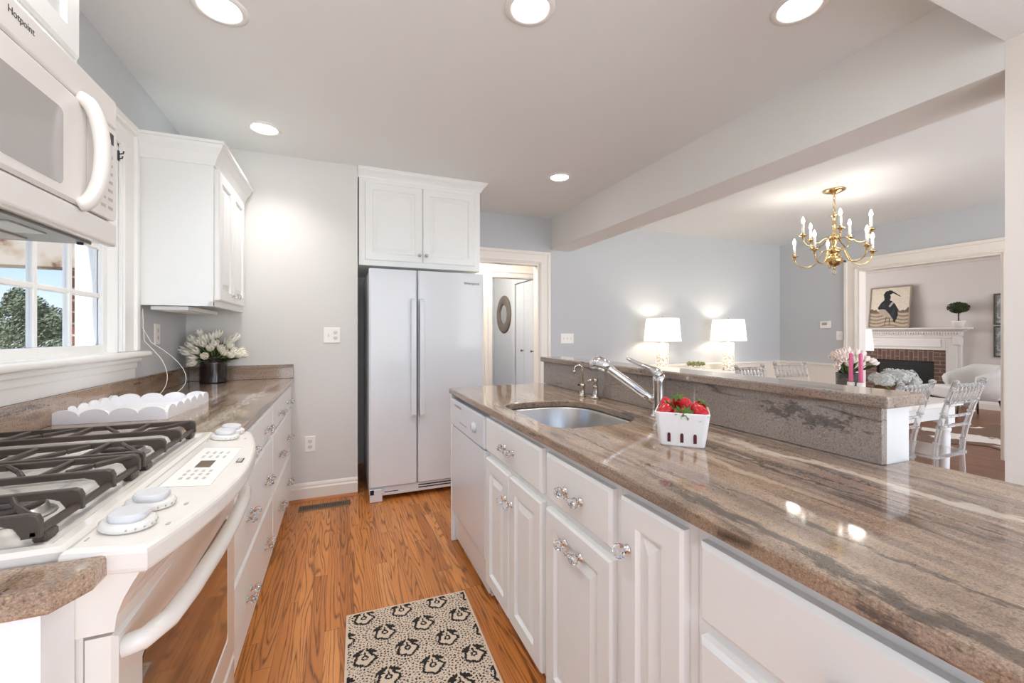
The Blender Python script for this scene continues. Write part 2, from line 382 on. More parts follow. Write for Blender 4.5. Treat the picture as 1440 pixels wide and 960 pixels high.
# ================================================================== SETTING
XL, YB, YF, XR, XV, ZC = -0.947, 3.415, 4.19, 5.9, 9.6, 2.49
YN = -1.3
b = BM(); box(b, (XL-0.15, YN, -0.1), (1.28, 4.9, 0)); struct('floor', b, m_floor)
b = BM(); box(b, (1.28, YN, -0.1), (XV+0.1, 7.5, 0)); box(b, (XL-0.15, 4.9, -0.1), (1.28, 7.5, 0)); struct('floor_dining', b, m_floor2)
b = BM(); box(b, (XL-0.15, 0.72, ZC), (XV+0.15, 7.5, ZC+0.1)); box(b, (2.17, YN, ZC), (XV+0.15, 0.72, ZC+0.1)); box(b, (XL-0.15, YN, ZC), (1.2, 0.72, ZC+0.1)); struct('ceiling', b, m_ceil)
b = BM(); box(b, (1.2, YN, 2.246), (2.43, 0.72, 2.6)); struct('ceiling_soffit', b, m_ceil)
# left wall round the window
WY0, WY1, WZ0, WZ1 = 1.60, 2.50, 1.10, 2.10
b = BM()
box(b, (XL-0.15, YN, 0), (XL, WY0, ZC)); box(b, (XL-0.15, WY1, 0), (XL, YB, ZC)); box(b, (XL-0.15, WY0, 0), (XL, WY1, WZ0)); box(b, (XL-0.15, WY0, WZ1), (XL, WY1, ZC))
struct('wall_left', b, m_wallb)
b = BM(); box(b, (XL-0.15, YB, 0), (0.125, YF+0.1, ZC)); struct('wall_back', b, m_wallw)
DX0, DX1, DZ = 1.25, 2.035, 1.985
b = BM(); box(b, (0.125, YF, 0), (DX0, YF+0.1, ZC)); box(b, (DX0, YF, DZ), (DX1, YF+0.1, ZC)); box(b, (DX1, YF, 0), (XR+0.13, YF+0.1, ZC)); struct('wall_far', b, m_wallb)
OY0, OY1, OZ = 1.965, 3.2, 2.0
b = BM(); box(b, (XR, OY1, 0), (XR+0.13, YF, ZC)); box(b, (XR, OY0, OZ), (XR+0.13, OY1, ZC)); box(b, (XR, YN, 0), (XR+0.13, OY0, ZC)); struct('wall_right', b, m_wallb)
b = BM(); box(b, (XV, YN, 0), (XV+0.1, 7.5, ZC)); box(b, (XR+0.13, 6.4, 0), (XV, 6.5, ZC)); struct('wall_living', b, m_wallliv)
b = BM(); box(b, (2.17, 0.72, 2.145), (2.43, YF, ZC)); struct('trim_1', b, mat('beam_paint', (230, 230, 227), 0.85))
b = BM(); box(b, (XL-0.15, -12, -0.16), (XV+0.1, YN-0.001, -0.06)); struct('floor_bounce', b, mat('pale_bounce_surface', (236, 234, 230), 0.9, var=0.05, bscale=4))  # added pale slab behind the camera, bounces sunlight up to the ceiling
b = BM(); box(b, (2.17, -0.35, 0), (2.43, 0.7195, 2.2455)); struct('wall_post', b, mat('post_paint', (232, 226, 219), 0.8))
# hall behind the doorway
b = BM(); box(b, (0.2, 5.2, 0), (1.84, 5.3, ZC)); box(b, (1.84, 5.2, 1.955), (2.66, 5.3, ZC)); struct('wall_hall', b, m_wallhall)
b = BM(); box(b, (2.67, YF+0.1, 0), (2.77, 5.42, ZC)); box(b, (2.67, 6.40, 0), (2.77, 7.5, ZC)); box(b, (2.67, 5.42, 2.03), (2.77, 6.40, ZC)); struct('wall_hall_side', b, m_wallb)
b = BM(); box(b, (0.2, 7.4, 0), (2.77, 7.5, ZC)); struct('wall_hall_end', b, m_wallb)
hl = bpy.data.lights.new('hall_fill', 'POINT'); hl.energy = 28; hl.shadow_soft_size = 0.12; hl.color = (1, 0.93, 0.85)  # added point fills for the closed hall, no fixture modelled
o = bpy.data.objects.new('hall_fill', hl); COL.objects.link(o); o.location = (1.3, 4.75, 2.3)
hl2 = hl.copy(); hl2.energy = 30; o = bpy.data.objects.new('hall_fill', hl2); COL.objects.link(o); o.location = (1.6, 6.3, 2.3)
# casings: profile swept round an opening
def casing(bm, y, x0, x1, ztop, w=0.13, t=0.022, side=-1, left=True):
    def leg(xa, xb):
        box(bm, (xa, y, 0), (xb, y+side*t*0.6, ztop), 0.003)
    if left:
        leg(x0-w, x0); box(bm, (x0-w, y, 0), (x0-w+0.035, y+side*t*1.2, ztop+w-0.035), 0.006)
    leg(x1, x1+w); box(bm, (x1+w-0.035, y, 0), (x1+w, y+side*t*1.2, ztop+w-0.035), 0.006); box(bm, (x1+0.012, y, 0), (x1+0.03, y+side*t*0.85, ztop+0.02), 0.004)
    box(bm, (x0-w, y, ztop), (x1+w, y+side*t*0.6, ztop+w), 0.003); box(bm, (x0-w, y, ztop+w-0.035), (x1+w, y+side*t*1.2, ztop+w), 0.006); box(bm, (x0-0.02, y, ztop+0.012), (x1+0.03, y+side*t*0.85, ztop+0.03), 0.004)
b = BM(); casing(b, YF-0.001, DX0, DX1, DZ)
box(b, (DX1-0.02, YF, 0), (DX1, YF+0.1, DZ)); box(b, (DX0, YF, 0), (DX0+0.02, YF+0.1, DZ)); box(b, (DX0+0.02, YF, DZ-0.02), (DX1-0.02, YF+0.1, DZ)); struct('trim_2', b, m_trim)
b = BM(); casing(b, 5.199, 1.84, 2.53, 1.955, 0.10); struct('trim_3', b, m_trim)
# wide opening to the living room (casing on plane x = XR)
b = BM(); w = 0.14; t = 0.024
for ya, yb in ((OY1, OY1+w), (OY0-w, OY0)):
    box(b, (XR-t*0.6, ya, 0), (XR-0.001, yb, OZ+0.003), 0.003)
box(b, (XR-t*1.2, OY1+w-0.035, 0), (XR-0.001, OY1+w, OZ+w), 0.006); box(b, (XR-t*1.2, OY0-w, 0), (XR-0.001, OY0-w+0.035, OZ+w), 0.006)
box(b, (XR-t*0.6, OY0-w, OZ), (XR-0.001, OY1+w, OZ+w), 0.003); box(b, (XR-t*1.2, OY0-w, OZ+w-0.035), (XR-0.001, OY1+w, OZ+w), 0.006)
box(b, (XR-t*0.9, OY1+0.012, 0), (XR-0.001, OY1+0.032, OZ+0.03), 0.004); box(b, (XR-t*0.9, OY0-0.03, OZ+0.012), (XR-0.001, OY1+0.03, OZ+0.03), 0.004)
box(b, (XR, OY1-0.02, 0), (XR+0.13, OY1-0.0005, OZ)); box(b, (XR, OY0+0.0005, 0), (XR+0.13, OY0+0.02, OZ)); box(b, (XR, OY0+0.02, OZ-0.02), (XR+0.13, OY1-0.02, OZ-0.0005))
struct('trim_4', b, m_trim)
# chair rail, wainscot and baseboards
b = BM(); rail = [(0, 0.775), (0.012, 0.78), (0.014, 0.80), (0.03, 0.808), (0.03, 0.825), (0, 0.83)]
molding(b, [(2.166, YF-0.0005), (XR-0.0005, YF-0.0005), (XR-0.0005, OY1+0.14)], rail)
struct('trim_5', b, m_trim)
b = BM(); box(b, (2.18, YF-0.008, 0), (XR-0.001, YF-0.0005, 0.78)); box(b, (XR-0.008, OY1+0.14, 0), (XR-0.0005, YF-0.01, 0.78)); struct('wall_wainscot', b, mat('cream_wainscot', (238, 230, 220), 0.5))
bb = [(0, 0), (0.016, 0), (0.016, 0.09), (0.010, 0.10), (0.010, 0.112), (0.004, 0.125), (0, 0.13)]
b = BM(); molding(b, [(-0.34, YB-0.0005), (0.125, YB-0.0005)], bb); struct('baseboard_back', b, m_trim)
b = BM(); molding(b, [(-0.34, YB-0.017), (0.126, YB-0.017)], [(0, 0), (0.014, 0), (0.010, 0.011), (0, 0.018)]); struct('trim_6', b, mat('oak_shoe_mould', (186, 118, 66), 0.4))
b = BM(); molding(b, [(XV-0.0005, 6.4), (XV-0.0005, 5.36)], bb); molding(b, [(XV-0.0005, 3.50), (XV-0.0005, -2)], bb); struct('baseboard_living', b, m_trim)
b = BM(); molding(b, [(XV-0.0005, 6.4), (XV-0.0005, -2)], [(0, ZC-0.001), (0, ZC-0.10), (0.02, ZC-0.09), (0.06, ZC-0.03), (0.07, ZC-0.001)]); struct('trim_7', b, m_wallliv)

# ---------------------------------------------------------------- window over the left counter
win = BM()
box(win, (XL-0.15, WY0, WZ0), (XL, WY0+0.02, WZ1)); box(win, (XL-0.15, WY1-0.02, WZ0), (XL, WY1, WZ1)); box(win, (XL-0.15, WY0, WZ1-0.02), (XL, WY1, WZ1)); box(win, (XL-0.15, WY0+0.02, WZ0), (XL, WY1-0.02, WZ0+0.02))
wo_ = struct('window_1', win, m_wtrim)
s = BM(); XW = XL-0.055
for ya, yb, za, zb in ((WY0+0.02, WY0+0.06, 1.12, 2.08), (WY1-0.06, WY1-0.02, 1.12, 2.08), (WY0+0.06, WY1-0.06, 1.12, 1.165), (WY0+0.06, WY1-0.06, 2.04, 2.08)):
    box(s, (XW-0.02, ya, za), (XW+0.02, yb, zb), 0.003)
obj('sash', s, m_wtrim, wo_)
mu = BM()
for y in (1.80, 2.005, 2.215): box(mu, (XW-0.012, y-0.011, 1.165), (XW+0.012, y+0.011, 2.04), 0.004)
for z in (1.383, 1.60, 1.82): box(mu, (XW-0.011, WY0+0.06, z-0.011), (XW+0.011, WY1-0.06, z+0.011), 0.004)
obj('muntins', mu, m_wtrim, wo_)
g = BM(); box(g, (XW-0.002, WY0+0.06, 1.165), (XW+0.002, WY1-0.06, 2.04)); 
mg, N, L, bs = newmat('window_pane_glass'); bs.inputs['Base Color'].default_value = (1, 1, 1, 1)
bs.inputs['Roughness'].default_value = 0.0; bs.inputs['Transmission Weight'].default_value = 1; bs.inputs['IOR'].default_value = 1.1
obj('glass_pane', g, mg, wo_)
cs = BM()
box(cs, (XL+0.0005, WY1-0.012, 1.13), (XL+0.014, WY1+0.145, 2.20), 0.003); box(cs, (XL+0.0005, WY1+0.11, 1.13), (XL+0.028, WY1+0.148, 2.20), 0.007); box(cs, (XL+0.0005, WY1, 1.13), (XL+0.02, WY1+0.02, 2.11), 0.005)
box(cs, (XL+0.0005, WY0-0.145, 1.13), (XL+0.014, WY0+0.012, 2.20), 0.003)
box(cs, (XL+0.0005, WY0-0.145, 2.09), (XL+0.0141, WY1+0.145, 2.20), 0.003); box(cs, (XL+0.0005, WY0-0.15, 2.18), (XL+0.034, WY1+0.152, 2.225), 0.01)
obj('casing', cs, m_wtrim, wo_)
st = BM(); box(st, (XL-0.10, WY0-0.17, 1.098), (XL, WY1, 1.13)); box(st, (XL-0.02, WY0-0.19, 1.10), (XL+0.062, WY1+0.19, 1.128), 0.011, 3)
box(st, (XL+0.0005, WY0-0.16, 1.075), (XL+0.035, WY1+0.15, 1.10), 0.01, 3); box(st, (XL+0.0005, WY0-0.15, 1.045), (XL+0.018, WY1+0.14, 1.08), 0.006); box(st, (XL+0.0005, WY0-0.15, 0.996), (XL+0.008, WY1+0.14, 1.05))
obj('stool', st, m_wtrim, wo_)
hk = BM(); box(hk, (XL+0.0145, 2.44, 2.0), (XL+0.02, 2.452, 2.045), 0.001); tube(hk, [(XL+0.018, 2.446, 2.03), (XL+0.034, 2.446, 2.034), (XL+0.036, 2.446, 2.045)], 0.003); tube(hk, [(XL+0.018, 2.446, 2.01), (XL+0.03, 2.446, 2.012), (XL+0.032, 2.446, 2.022)], 0.003)
tag(obj('curtain_bracket', hk, m_dgrey), 'small dark metal bracket high on the kitchen window casing', 'bracket')
# outside the window
b = BM(); box(b, (-60, -30, -0.8), (XL-0.4, 60, -0.6)); o = struct('ground_outside', b, mat('dry_lawn', (170, 160, 135), 0.95, var=0.3, bscale=3))
b = BM(); box(b, (-1.454, 3.2, -0.6), (-1.11, 3.42, 2.4)); tag(obj('brick_pier', b, brick_mat('outdoor_brick', (150, 84, 62), (124, 70, 54), (190, 180, 168), 'XZ')), 'red brick pier outside the kitchen window', 'pier')
mb_, N, L, bs = newmat('peeling_painted_wood')
t = N.new('ShaderNodeTexCoord'); n = N.new('ShaderNodeTexNoise'); n.inputs['Scale'].default_value = 6; n.inputs['Detail'].default_value = 5; L.new(t.outputs['Object'], n.inputs[0])
L.new(ramp(N, L, n.outputs[0], [(0.5, lin(176, 162, 148)), (0.6, lin(156, 136, 114)), (0.64, lin(100, 66, 44)), (0.7, lin(84, 54, 36))]), bs.inputs['Base Color']); bs.inputs['Roughness'].default_value = 0.8
b = BM(); box(b, (-4.5, 3.05, 1.575), (-1.11, 3.19, 1.95), 0.004); tag(obj('porch_beam', b, mb_), 'weathered beam with peeling paint crossing outside the kitchen window', 'beam')
def leaf_cloud(bm, c, rad, n, s, rng):
    t = BM()
    for i in range(n):
        v = Vector((rng.gauss(0, 1), rng.gauss(0, 1), rng.gauss(0, 1))).normalized()*(rng.random()**0.4)
        p = Vector((c[0]+v.x*rad[0], c[1]+v.y*rad[1], c[2]+v.z*rad[2]))
        a = Vector((rng.gauss(0, 1), rng.gauss(0, 1), rng.gauss(0, 1))).normalized(); u = a.orthogonal().normalized(); w = a.cross(u)
        q = [t.verts.new(p+u*s), t.verts.new(p+w*s*0.5), t.verts.new(p-u*s), t.verts.new(p-w*s*0.5)]
        t.faces.new(q)
    merge(bm, t)
rng = random.Random(3)
for i, (x, y, h, r, lab) in enumerate([(-14, 28, 3.3, 1.5, 'tall dark tree in the middle of the window view'), (-15, 22, 2.2, 1.8, 'low broad tree at the left of the window view'), (-10, 25, 2.7, 1.4, 'leafy tree nearest the brick pier outside'), (-19, 33, 2.9, 2.2, 'small distant tree on the far side of the lawn'), (-18, 17, 2.2, 1.8, 'bushy tree at the far left of the window view')]):
    T = thing('tree', lab, 'tree', (x, y, -0.6)); t = BM(); tube(t, [(x, y, -0.6), (x+0.1, y, h*0.4), (x, y, h*0.8)], [0.2, 0.15, 0.05], 8); obj('trunk', t, mat('bark', (96, 80, 66), 0.9), T)
    c = BM()
    for k in range(7): leaf_cloud(c, (x+rng.uniform(-.6, .6)*r, y+rng.uniform(-.6, .6)*r, h*0.25+k/6*h*0.62), (r*(1-k/9), r*(1-k/9), h*0.2), 900, 0.09, rng)
    obj('crown', c, mat('tree_leaves', (104, 110, 82), 0.7, var=0.35, bscale=2), T)
# ================================================================== CABINETS
def knob_bm(bm, M, s=1.0):
    lathe(bm, [(0.011*s, 0), (0.011*s, 0.003), (0.006*s, 0.005), (0.006*s, 0.012)], seg=16, M=M, mi=1)
    lathe(bm, [(0.006*s, 0.010), (0.014*s, 0.015), (0.0175*s, 0.022), (0.0165*s, 0.029), (0.009*s, 0.036)], seg=8, M=M, smooth=False, mi=0)
def pull_bm(bm, M, L=0.085):
    for sg in (-1, 1):
        M2 = M @ Matrix.Translation((sg*L/2, 0, 0))
        lathe(bm, [(0.012, 0), (0.012, 0.003), (0.007, 0.005), (0.006, 0.012)], seg=14, M=M2, mi=1)
        lathe(bm, [(0.006, 0.010), (0.013, 0.016), (0.0155, 0.024), (0.012, 0.033), (0.005, 0.037)], seg=8, M=M2, smooth=False, mi=0)
    M3 = M @ Matrix.Translation((-L/2, 0, 0.026)) @ Matrix.Rotation(PI/2, 4, 'Y')
    n = 6; pr = []
    for i in range(n*2+1): pr.append((0.0055 if i % 2 == 0 else 0.0075, L*i/(n*2)))
    lathe(bm, pr, seg=8, M=M3, smooth=False, mi=0)
KM = [m_crystal, m_chrome]
UIS = ((0, -1, 0), (0, 0, 1), (-1, 0, 0))      # island fronts look to -x
ULB = ((0, 1, 0), (0, 0, 1), (1, 0, 0))        # left bank fronts look to +x
UFR = ((1, 0, 0), (0, 0, 1), (0, -1, 0))       # fronts that look to -y

def carcass(bm, x0, x1, y0, y1, z0, z1, face):
    """hollow box: two sides, bottom, back and a face frame at the given face x"""
    t = 0.018; g = 0.0006
    sgn = 1 if face == x0 else -1
    xb = x1 if face == x0 else x0
    xi = face+sgn*0.0201
    box(bm, (xi, y0+g, z0), (xb, y0+t, z1)); box(bm, (xi, y1-t, z0), (xb, y1-g, z1))
    box(bm, (xi, y0+t, z0), (xb-sgn*t, y1-t, z0+t)); box(bm, (xb, y0+t, z0), (xb-sgn*t, y1-t, z1))
    box(bm, (face, y0+g, z0), (face+sgn*0.02, y1-g, z1))

IX = 0.63; ZT = 0.865; IZ0 = 0.085
def isl_front(parent, name, ya, yb, z0, z1, kind, pulls, sub=None):
    """ya > yb"""
    b = BM(); M = frame_M((IX-0.0005, ya, z0), *UIS)
    if kind == 'door': raised_door(b, ya-yb, z1-z0, 0.022, 0.055, M)
    else: slab_front(b, ya-yb, z1-z0, 0.022, M)
    d = obj(name, b, m_white, parent)
    for kind2, py, pz in pulls:
        k = BM(); Mk = frame_M((IX-0.0225, py, pz), *UIS)
        if kind2 == 'knob': knob_bm(k, Mk)
        else: pull_bm(k, Mk)
        obj('knob' if kind2 == 'knob' else 'pull', k, KM, d)
    return d
def isl_cab(name, label, ya, yb):
    T = thing(name, label, 'cabinet', (0.9, (ya+yb)/2, 0))
    b = BM(); carcass(b, IX, 1.195, yb, ya, IZ0, ZT, IX); obj('carcass', b, m_white, T)
    b = BM(); box(b, (IX+0.06, yb+0.0006, 0.001), (IX+0.075, ya-0.0006, IZ0)); obj('toe_kick', b, m_white, T)
    return T
T = isl_cab('sink_cabinet', 'white island cabinet under the sink with a false drawer over two raised panel doors', 1.81, 1.225)
isl_front(T, 'drawer', 1.805, 1.243, 0.69, 0.838, 'slab', [('pull', 1.52, 0.762)])
isl_front(T, 'door', 1.805, 1.527, 0.10, 0.662, 'door', [('knob', 1.555, 0.56)])
isl_front(T, 'door', 1.521, 1.243, 0.10, 0.662, 'door', [('knob', 1.493, 0.56)])
T = isl_cab('bin_cabinet', 'white island cabinet with one drawer above a pull-out door, next to the narrow door', 1.225, 0.838)
isl_front(T, 'drawer', 1.207, 0.857, 0.69, 0.836, 'slab', [('pull', 1.035, 0.757)])
isl_front(T, 'door', 1.207, 0.857, 0.10, 0.662, 'door', [('pull', 1.035, 0.605)])
T = isl_cab('tray_cabinet', 'narrow white island cabinet with one full height door and a single glass knob', 0.838, 0.606)
isl_front(T, 'door', 0.82, 0.627, 0.10, 0.836, 'door', [('knob', 0.79, 0.725)])
T = isl_cab('drawer_cabinet', 'white island cabinet of wide plain drawers nearest the viewer', 0.606, -0.25)
isl_front(T, 'drawer', 0.586, -0.23, 0.692, 0.836, 'slab', [('pull', 0.30, 0.745), ('pull', 0.02, 0.745)])
isl_front(T, 'drawer', 0.586, -0.23, 0.40, 0.662, 'slab', [('pull', 0.30, 0.54), ('pull', 0.02, 0.54)])
isl_front(T, 'drawer', 0.586, -0.23, 0.10, 0.372, 'slab', [])
b = BM(); box(b, (0.607, 2.423, 0.001), (1.20, 2.445, ZT), 0.002); tag(obj('gable_board', b, m_white), 'white end panel of the island beside the dishwasher', 'panel')
# dishwasher
T = thing('dishwasher', 'white built-in dishwasher at the far end of the island', 'dishwasher', (0.9, 2.115, 0))
y0, y1 = 1.814, 2.421
b = BM(); box(b, (0.64, y0, 0.02), (1.18, y1, 0.855)); obj('body', b, m_appl, T)
b = BM(); box(b, (0.608, y0+0.002, 0.19), (0.6395, y1-0.002, 0.682), 0.004); obj('door', b, m_appl, T)
b = BM(); box(b, (0.628, y0+0.002, 0.03), (0.6395, y1-0.002, 0.186), 0.003); obj('kick_panel', b, m_appl, T)
b = BM(); box(b, (0.602, y0+0.002, 0.688), (0.6395, y1-0.002, 0.84), 0.008, 3); cp = obj('control_panel', b, m_appl, T)
b = BM(); box(b, (0.600, 2.20, 0.806), (0.6025, 2.33, 0.818), 0.001); obj('latch', b, m_grey, cp)
b = BM(); lathe(b, [(0.026, 0), (0.025, 0.008), (0.02, 0.014), (0.019, 0.016)], M=frame_M((0.602, 1.95, 0.765), *UIS)); box(b, (0.585, 1.947, 0.748), (0.588, 1.953, 0.782), 0.001); obj('dial', b, m_appl, cp)
b = BM()
for k in range(4): box(b, (0.6008, 2.10+k*0.035, 0.73), (0.6025, 2.12+k*0.035, 0.738))
obj('button', b, m_grey, cp)

# left bank of drawers
LX = -0.337
for ya, yb, lab in ((1.585, 2.45, 'white drawer cabinet right beside the range'), (2.452, 3.325, 'white drawer cabinet in the corner under the tulip vase')):
    T = thing('drawer_cabinet', lab, 'cabinet', (-0.64, (ya+yb)/2, 0), group=None)
    b = BM(); carcass(b, -0.92, LX, ya, yb, 0.09, 0.867, LX); obj('carcass', b, m_white, T)
    b = BM(); box(b, (LX-0.05, ya+0.001, 0.001), (LX-0.035, yb-0.001, 0.09)); obj('toe_kick', b, m_white, T)
    for z0, z1, pz in ((0.705, 0.85, 0.768), (0.405, 0.692, 0.535), (0.105, 0.392, 0.24)):
        b = BM(); slab_front(b, yb-ya-0.012, z1-z0, 0.02, frame_M((LX+0.0005, ya+0.006, z0), *ULB)); d = obj('drawer', b, m_white, T)
        for q in (0.29, 0.76):
            k = BM(); pull_bm(k, frame_M((LX+0.0205, ya+(yb-ya)*q, pz), *ULB), 0.075); obj('pull', k, KM, d)
b = BM(); box(b, (LX-0.02, 3.327, 0.001), (LX, 3.413, 0.867), 0.002); tag(obj('filler_strip', b, m_white), 'white filler strip between the corner drawers and the wall', 'trim')
# cabinet end nearest the viewer
T = thing('end_cabinet', 'white slim cabinet end nearest the viewer beside the range', 'cabinet', (-0.64, 0.755, 0))
b = BM(); box(b, (-0.92, 0.722, 0.09), (-0.352, 0.796, 0.867)); box(b, (-0.92, 0.74, 0.001), (-0.4, 0.79, 0.09)); obj('carcass', b, m_white, T)
b = BM(); rings_panel(b, 0.50, 0.74, [(0, 0), (0, 0.006), (0.05, 0.006), (0.056, 0.001), (0.5*0.49, 0.001)], frame_M((-0.90, 0.7219, 0.11), *UFR)); obj('side_panel', b, m_white, T)

# wall cabinets
def crown(bm, path, z0, z1, out, closed=False):
    h = z1-z0
    molding(bm, path, [(0, z0), (0.008, z0), (0.012, z0+0.012), (out*0.45, z0+h*0.45), (out*0.8, z0+h*0.72), (out*0.86, z0+h*0.86), (out, z0+h*0.88), (out, z1), (0, z1)])
T = thing('wall_cabinet', 'white two door wall cabinet hung over the tulips', 'cabinet', (-0.78, 3.0, 1.36))
y0, y1 = 2.66, 3.395
b = BM(); box(b, (XL+0.0005, y0, 1.385), (-0.62, y1, 2.13)); box(b, (-0.645, y0, 1.36), (-0.62, y1, 1.386), 0.002); box(b, (XL+0.0005, y0, 1.36), (-0.62, y0+0.02, 1.386)); obj('carcass', b, m_white, T)
for k in range(2):
    wy = (y1-y0-0.10)/2; ya = y0+0.03+k*(wy+0.004)
    b = BM(); raised_door(b, wy, 0.70, 0.022, 0.055, frame_M((-0.6195, ya, 1.395), *ULB)); d = obj('door', b, m_white, T)
    kb = BM(); knob_bm(kb, frame_M((-0.5975, ya+wy-0.03 if k == 0 else ya+0.03, 1.44), *ULB), 0.9); obj('knob', kb, KM, d)
b = BM(); crown(b, [(-0.62, y1), (-0.62, y0), (XL+0.001, y0)][::-1], 2.10, 2.215, 0.062); obj('crown_moulding', b, m_white, T)
b = BM(); box(b, (-0.90, 2.70, 1.338), (-0.74, 3.28, 1.359), 0.004); T2 = tag(obj('under_cabinet_light', b, m_white), 'slim white light bar fixed under the wall cabinet', 'light')
b = BM(); box(b, (-0.86, 2.76, 1.334), (-0.78, 3.22, 1.3385), 0.002); obj('lens', b, mat('frosted_lens', (240, 238, 232), 0.4), T2)
T = thing('wall_cabinet', 'white wall cabinet above the microwave', 'cabinet', (-0.79, 1.11, 1.88))
b = BM(); box(b, (XL+0.0005, 0.79, 1.88), (-0.63, 1.435, 2.42)); obj('carcass', b, m_white, T)
for k in range(2):
    b = BM(); raised_door(b, 0.29, 0.49, 0.022, 0.055, frame_M((-0.6295, 0.815+k*0.295, 1.905), *ULB)); obj('door', b, m_white, T)
b = BM(); crown(b, [(-0.63, 1.435), (-0.63, 0.79)][::-1], 2.38, 2.488, 0.06); obj('crown_moulding', b, m_white, T)
T = thing('wall_cabinet', 'white two door cabinet built in above the refrigerator', 'cabinet', (0.63, 3.8, 1.745))
FX0, FX1, FY = 0.135, 1.108, 3.44
b = BM(); box(b, (FX0, FY, 1.745), (FX1, YF-0.001, 2.425)); obj('carcass', b, m_white, T)
for k in range(2):
    wx = 0.437; xa = FX0+0.043+k*(wx+0.006)
    b = BM(); raised_door(b, wx, 0.60, 0.02, 0.055, frame_M((xa, FY-0.0005, 1.785), *UFR)); d = obj('door', b, m_white, T)
    kb = BM(); knob_bm(kb, frame_M((xa+wx-0.025 if k == 0 else xa+0.025, FY-0.0205, 1.84), *UFR), 0.8); obj('knob', kb, [m_nickel, m_chrome], d)
b = BM(); crown(b, [(0.127, FY), (FX1, FY), (FX1, YF-0.001)], 2.415, 2.489, 0.055); obj('crown_moulding', b, m_white, T)

# ================================================================== COUNTERS
def slab_hole(bm, outer, hole, z0, z1):
    t = BM()
    def loop(pts, z):
        vs = [t.verts.new((x, y, z)) for x, y in pts]; es = [t.edges.new((vs[i], vs[(i+1) % len(vs)])) for i in range(len(vs))]; return vs, es
    vo, eo = loop(outer, z1); vh, eh = loop(hole, z1)
    r = bmesh.ops.triangle_fill(t, use_beauty=True, use_dissolve=False, edges=eo+eh)
    top = [f for f in t.faces]
    r = bmesh.ops.extrude_face_region(t, geom=top)
    bmesh.ops.translate(t, vec=(0, 0, z0-z1), verts=[v for v in r['geom'] if isinstance(v, bmesh.types.BMVert)])
    bmesh.ops.recalc_face_normals(t, faces=t.faces)
    ed = [e for e in t.edges if len(e.link_faces) == 2 and e.calc_face_angle(0) > 1.0 and abs(e.verts[0].co.z-e.verts[1].co.z) < 1e-5]
    bmesh.ops.bevel(t, geom=ed, offset=0.005, segments=2, affect='EDGES', profile=0.5)
    merge(bm, t)
def rrect(x0, x1, y0, y1, rs, n=8):
    """corner radii in order (x0,y0),(x1,y0),(x1,y1),(x0,y1)"""
    out = []
    for (cx, cy, a0), r in zip(((x0, y0, PI), (x1, y0, 1.5*PI), (x1, y1, 0), (x0, y1, PI/2)), rs):
        ox = cx+(r if cx == x0 else -r); oy = cy+(r if cy == y0 else -r)
        for k in range(n+1):
            a = a0+PI/2*k/n; out.append((ox+r*math.cos(a), oy+r*math.sin(a)))
    return out
sink_out = rrect(0.672, 1.072, 1.24, 1.79, (0.09, 0.17, 0.17, 0.09))
T = thing('countertop', 'brown veined granite top of the island around the sink', 'countertop', (0.9, 1.2, 0.866))
b = BM()
outer = [(0.592, -0.3), (1.335, -0.3), (1.335, 0.607), (1.2155, 0.607), (1.2155, 2.455)]+[(0.592+0.03-0.03*math.sin(a), 2.455-0.03+0.03*math.cos(a)) for a in (0, .5, 1.0, 1.57)]
slab_hole(b, outer, sink_out, 0.8665, 0.896); obj('slab', b, m_gran, T)
b = BM(); box(b, (1.2160, 0.608, 0.8965), (1.2385, 2.44, 1.0345), 0.001); tag(obj('backsplash', b, m_granb), 'grey flecked granite upstand between the island top and the raised bar', 'backsplash')
b = BM(); box(b, (1.2390, 0.609, 0.0), (1.334, 2.44, 1.0345)); o = struct('wall_bar', b, mat('bar_wall_paint', (222, 222, 219), 0.6))
b = BM(); box(b, (1.198, 0.587, 1.0355), (1.362, 2.455, 1.066), 0.006, 3); tag(obj('bar_top', b, granite('brown_granite_bar', 'Y', seed=14.2, grey=0.45)), 'raised granite bar top running along the far side of the island', 'countertop')
T = thing('countertop', 'brown granite counter along the left wall holding the tulips and tray', 'countertop', (-0.64, 2.5, 0.868))
b = BM(); box(b, (XL+0.0015, 1.577, 0.8685), (-0.307, YB-0.0015, 0.896), 0.004); obj('slab', b, m_granl, T)
b = BM(); box(b, (XL+0.0015, 1.577, 0.8965), (XL+0.0215, YB-0.0015, 0.995), 0.002); tag(obj('backsplash', b, m_granl), 'low granite upstand along the left wall under the window stool', 'backsplash')
b = BM(); box(b, (XL+0.022, YB-0.0215, 0.8965), (-0.309, YB-0.0015, 0.995), 0.002); tag(obj('backsplash', b, m_granx), 'low granite upstand on the back wall behind the black vase', 'backsplash')
T = thing('countertop', 'small clipped corner piece of granite at the near end of the range', 'countertop', (-0.64, 0.75, 0.868))
b = BM(); prism(b, [(XL+0.0015, 0.706), (-0.337, 0.706), (-0.312, 0.752), (-0.312, 0.7925), (XL+0.0015, 0.7925)], 0.862, 0.896, bev=0.006); obj('slab', b, m_granl, T)
b = BM(); box(b, (XL+0.0015, 0.706, 0.8965), (XL+0.0215, 1.576, 0.995), 0.002); tag(obj('backsplash', b, m_granl), 'low granite upstand on the wall behind the range', 'backsplash')
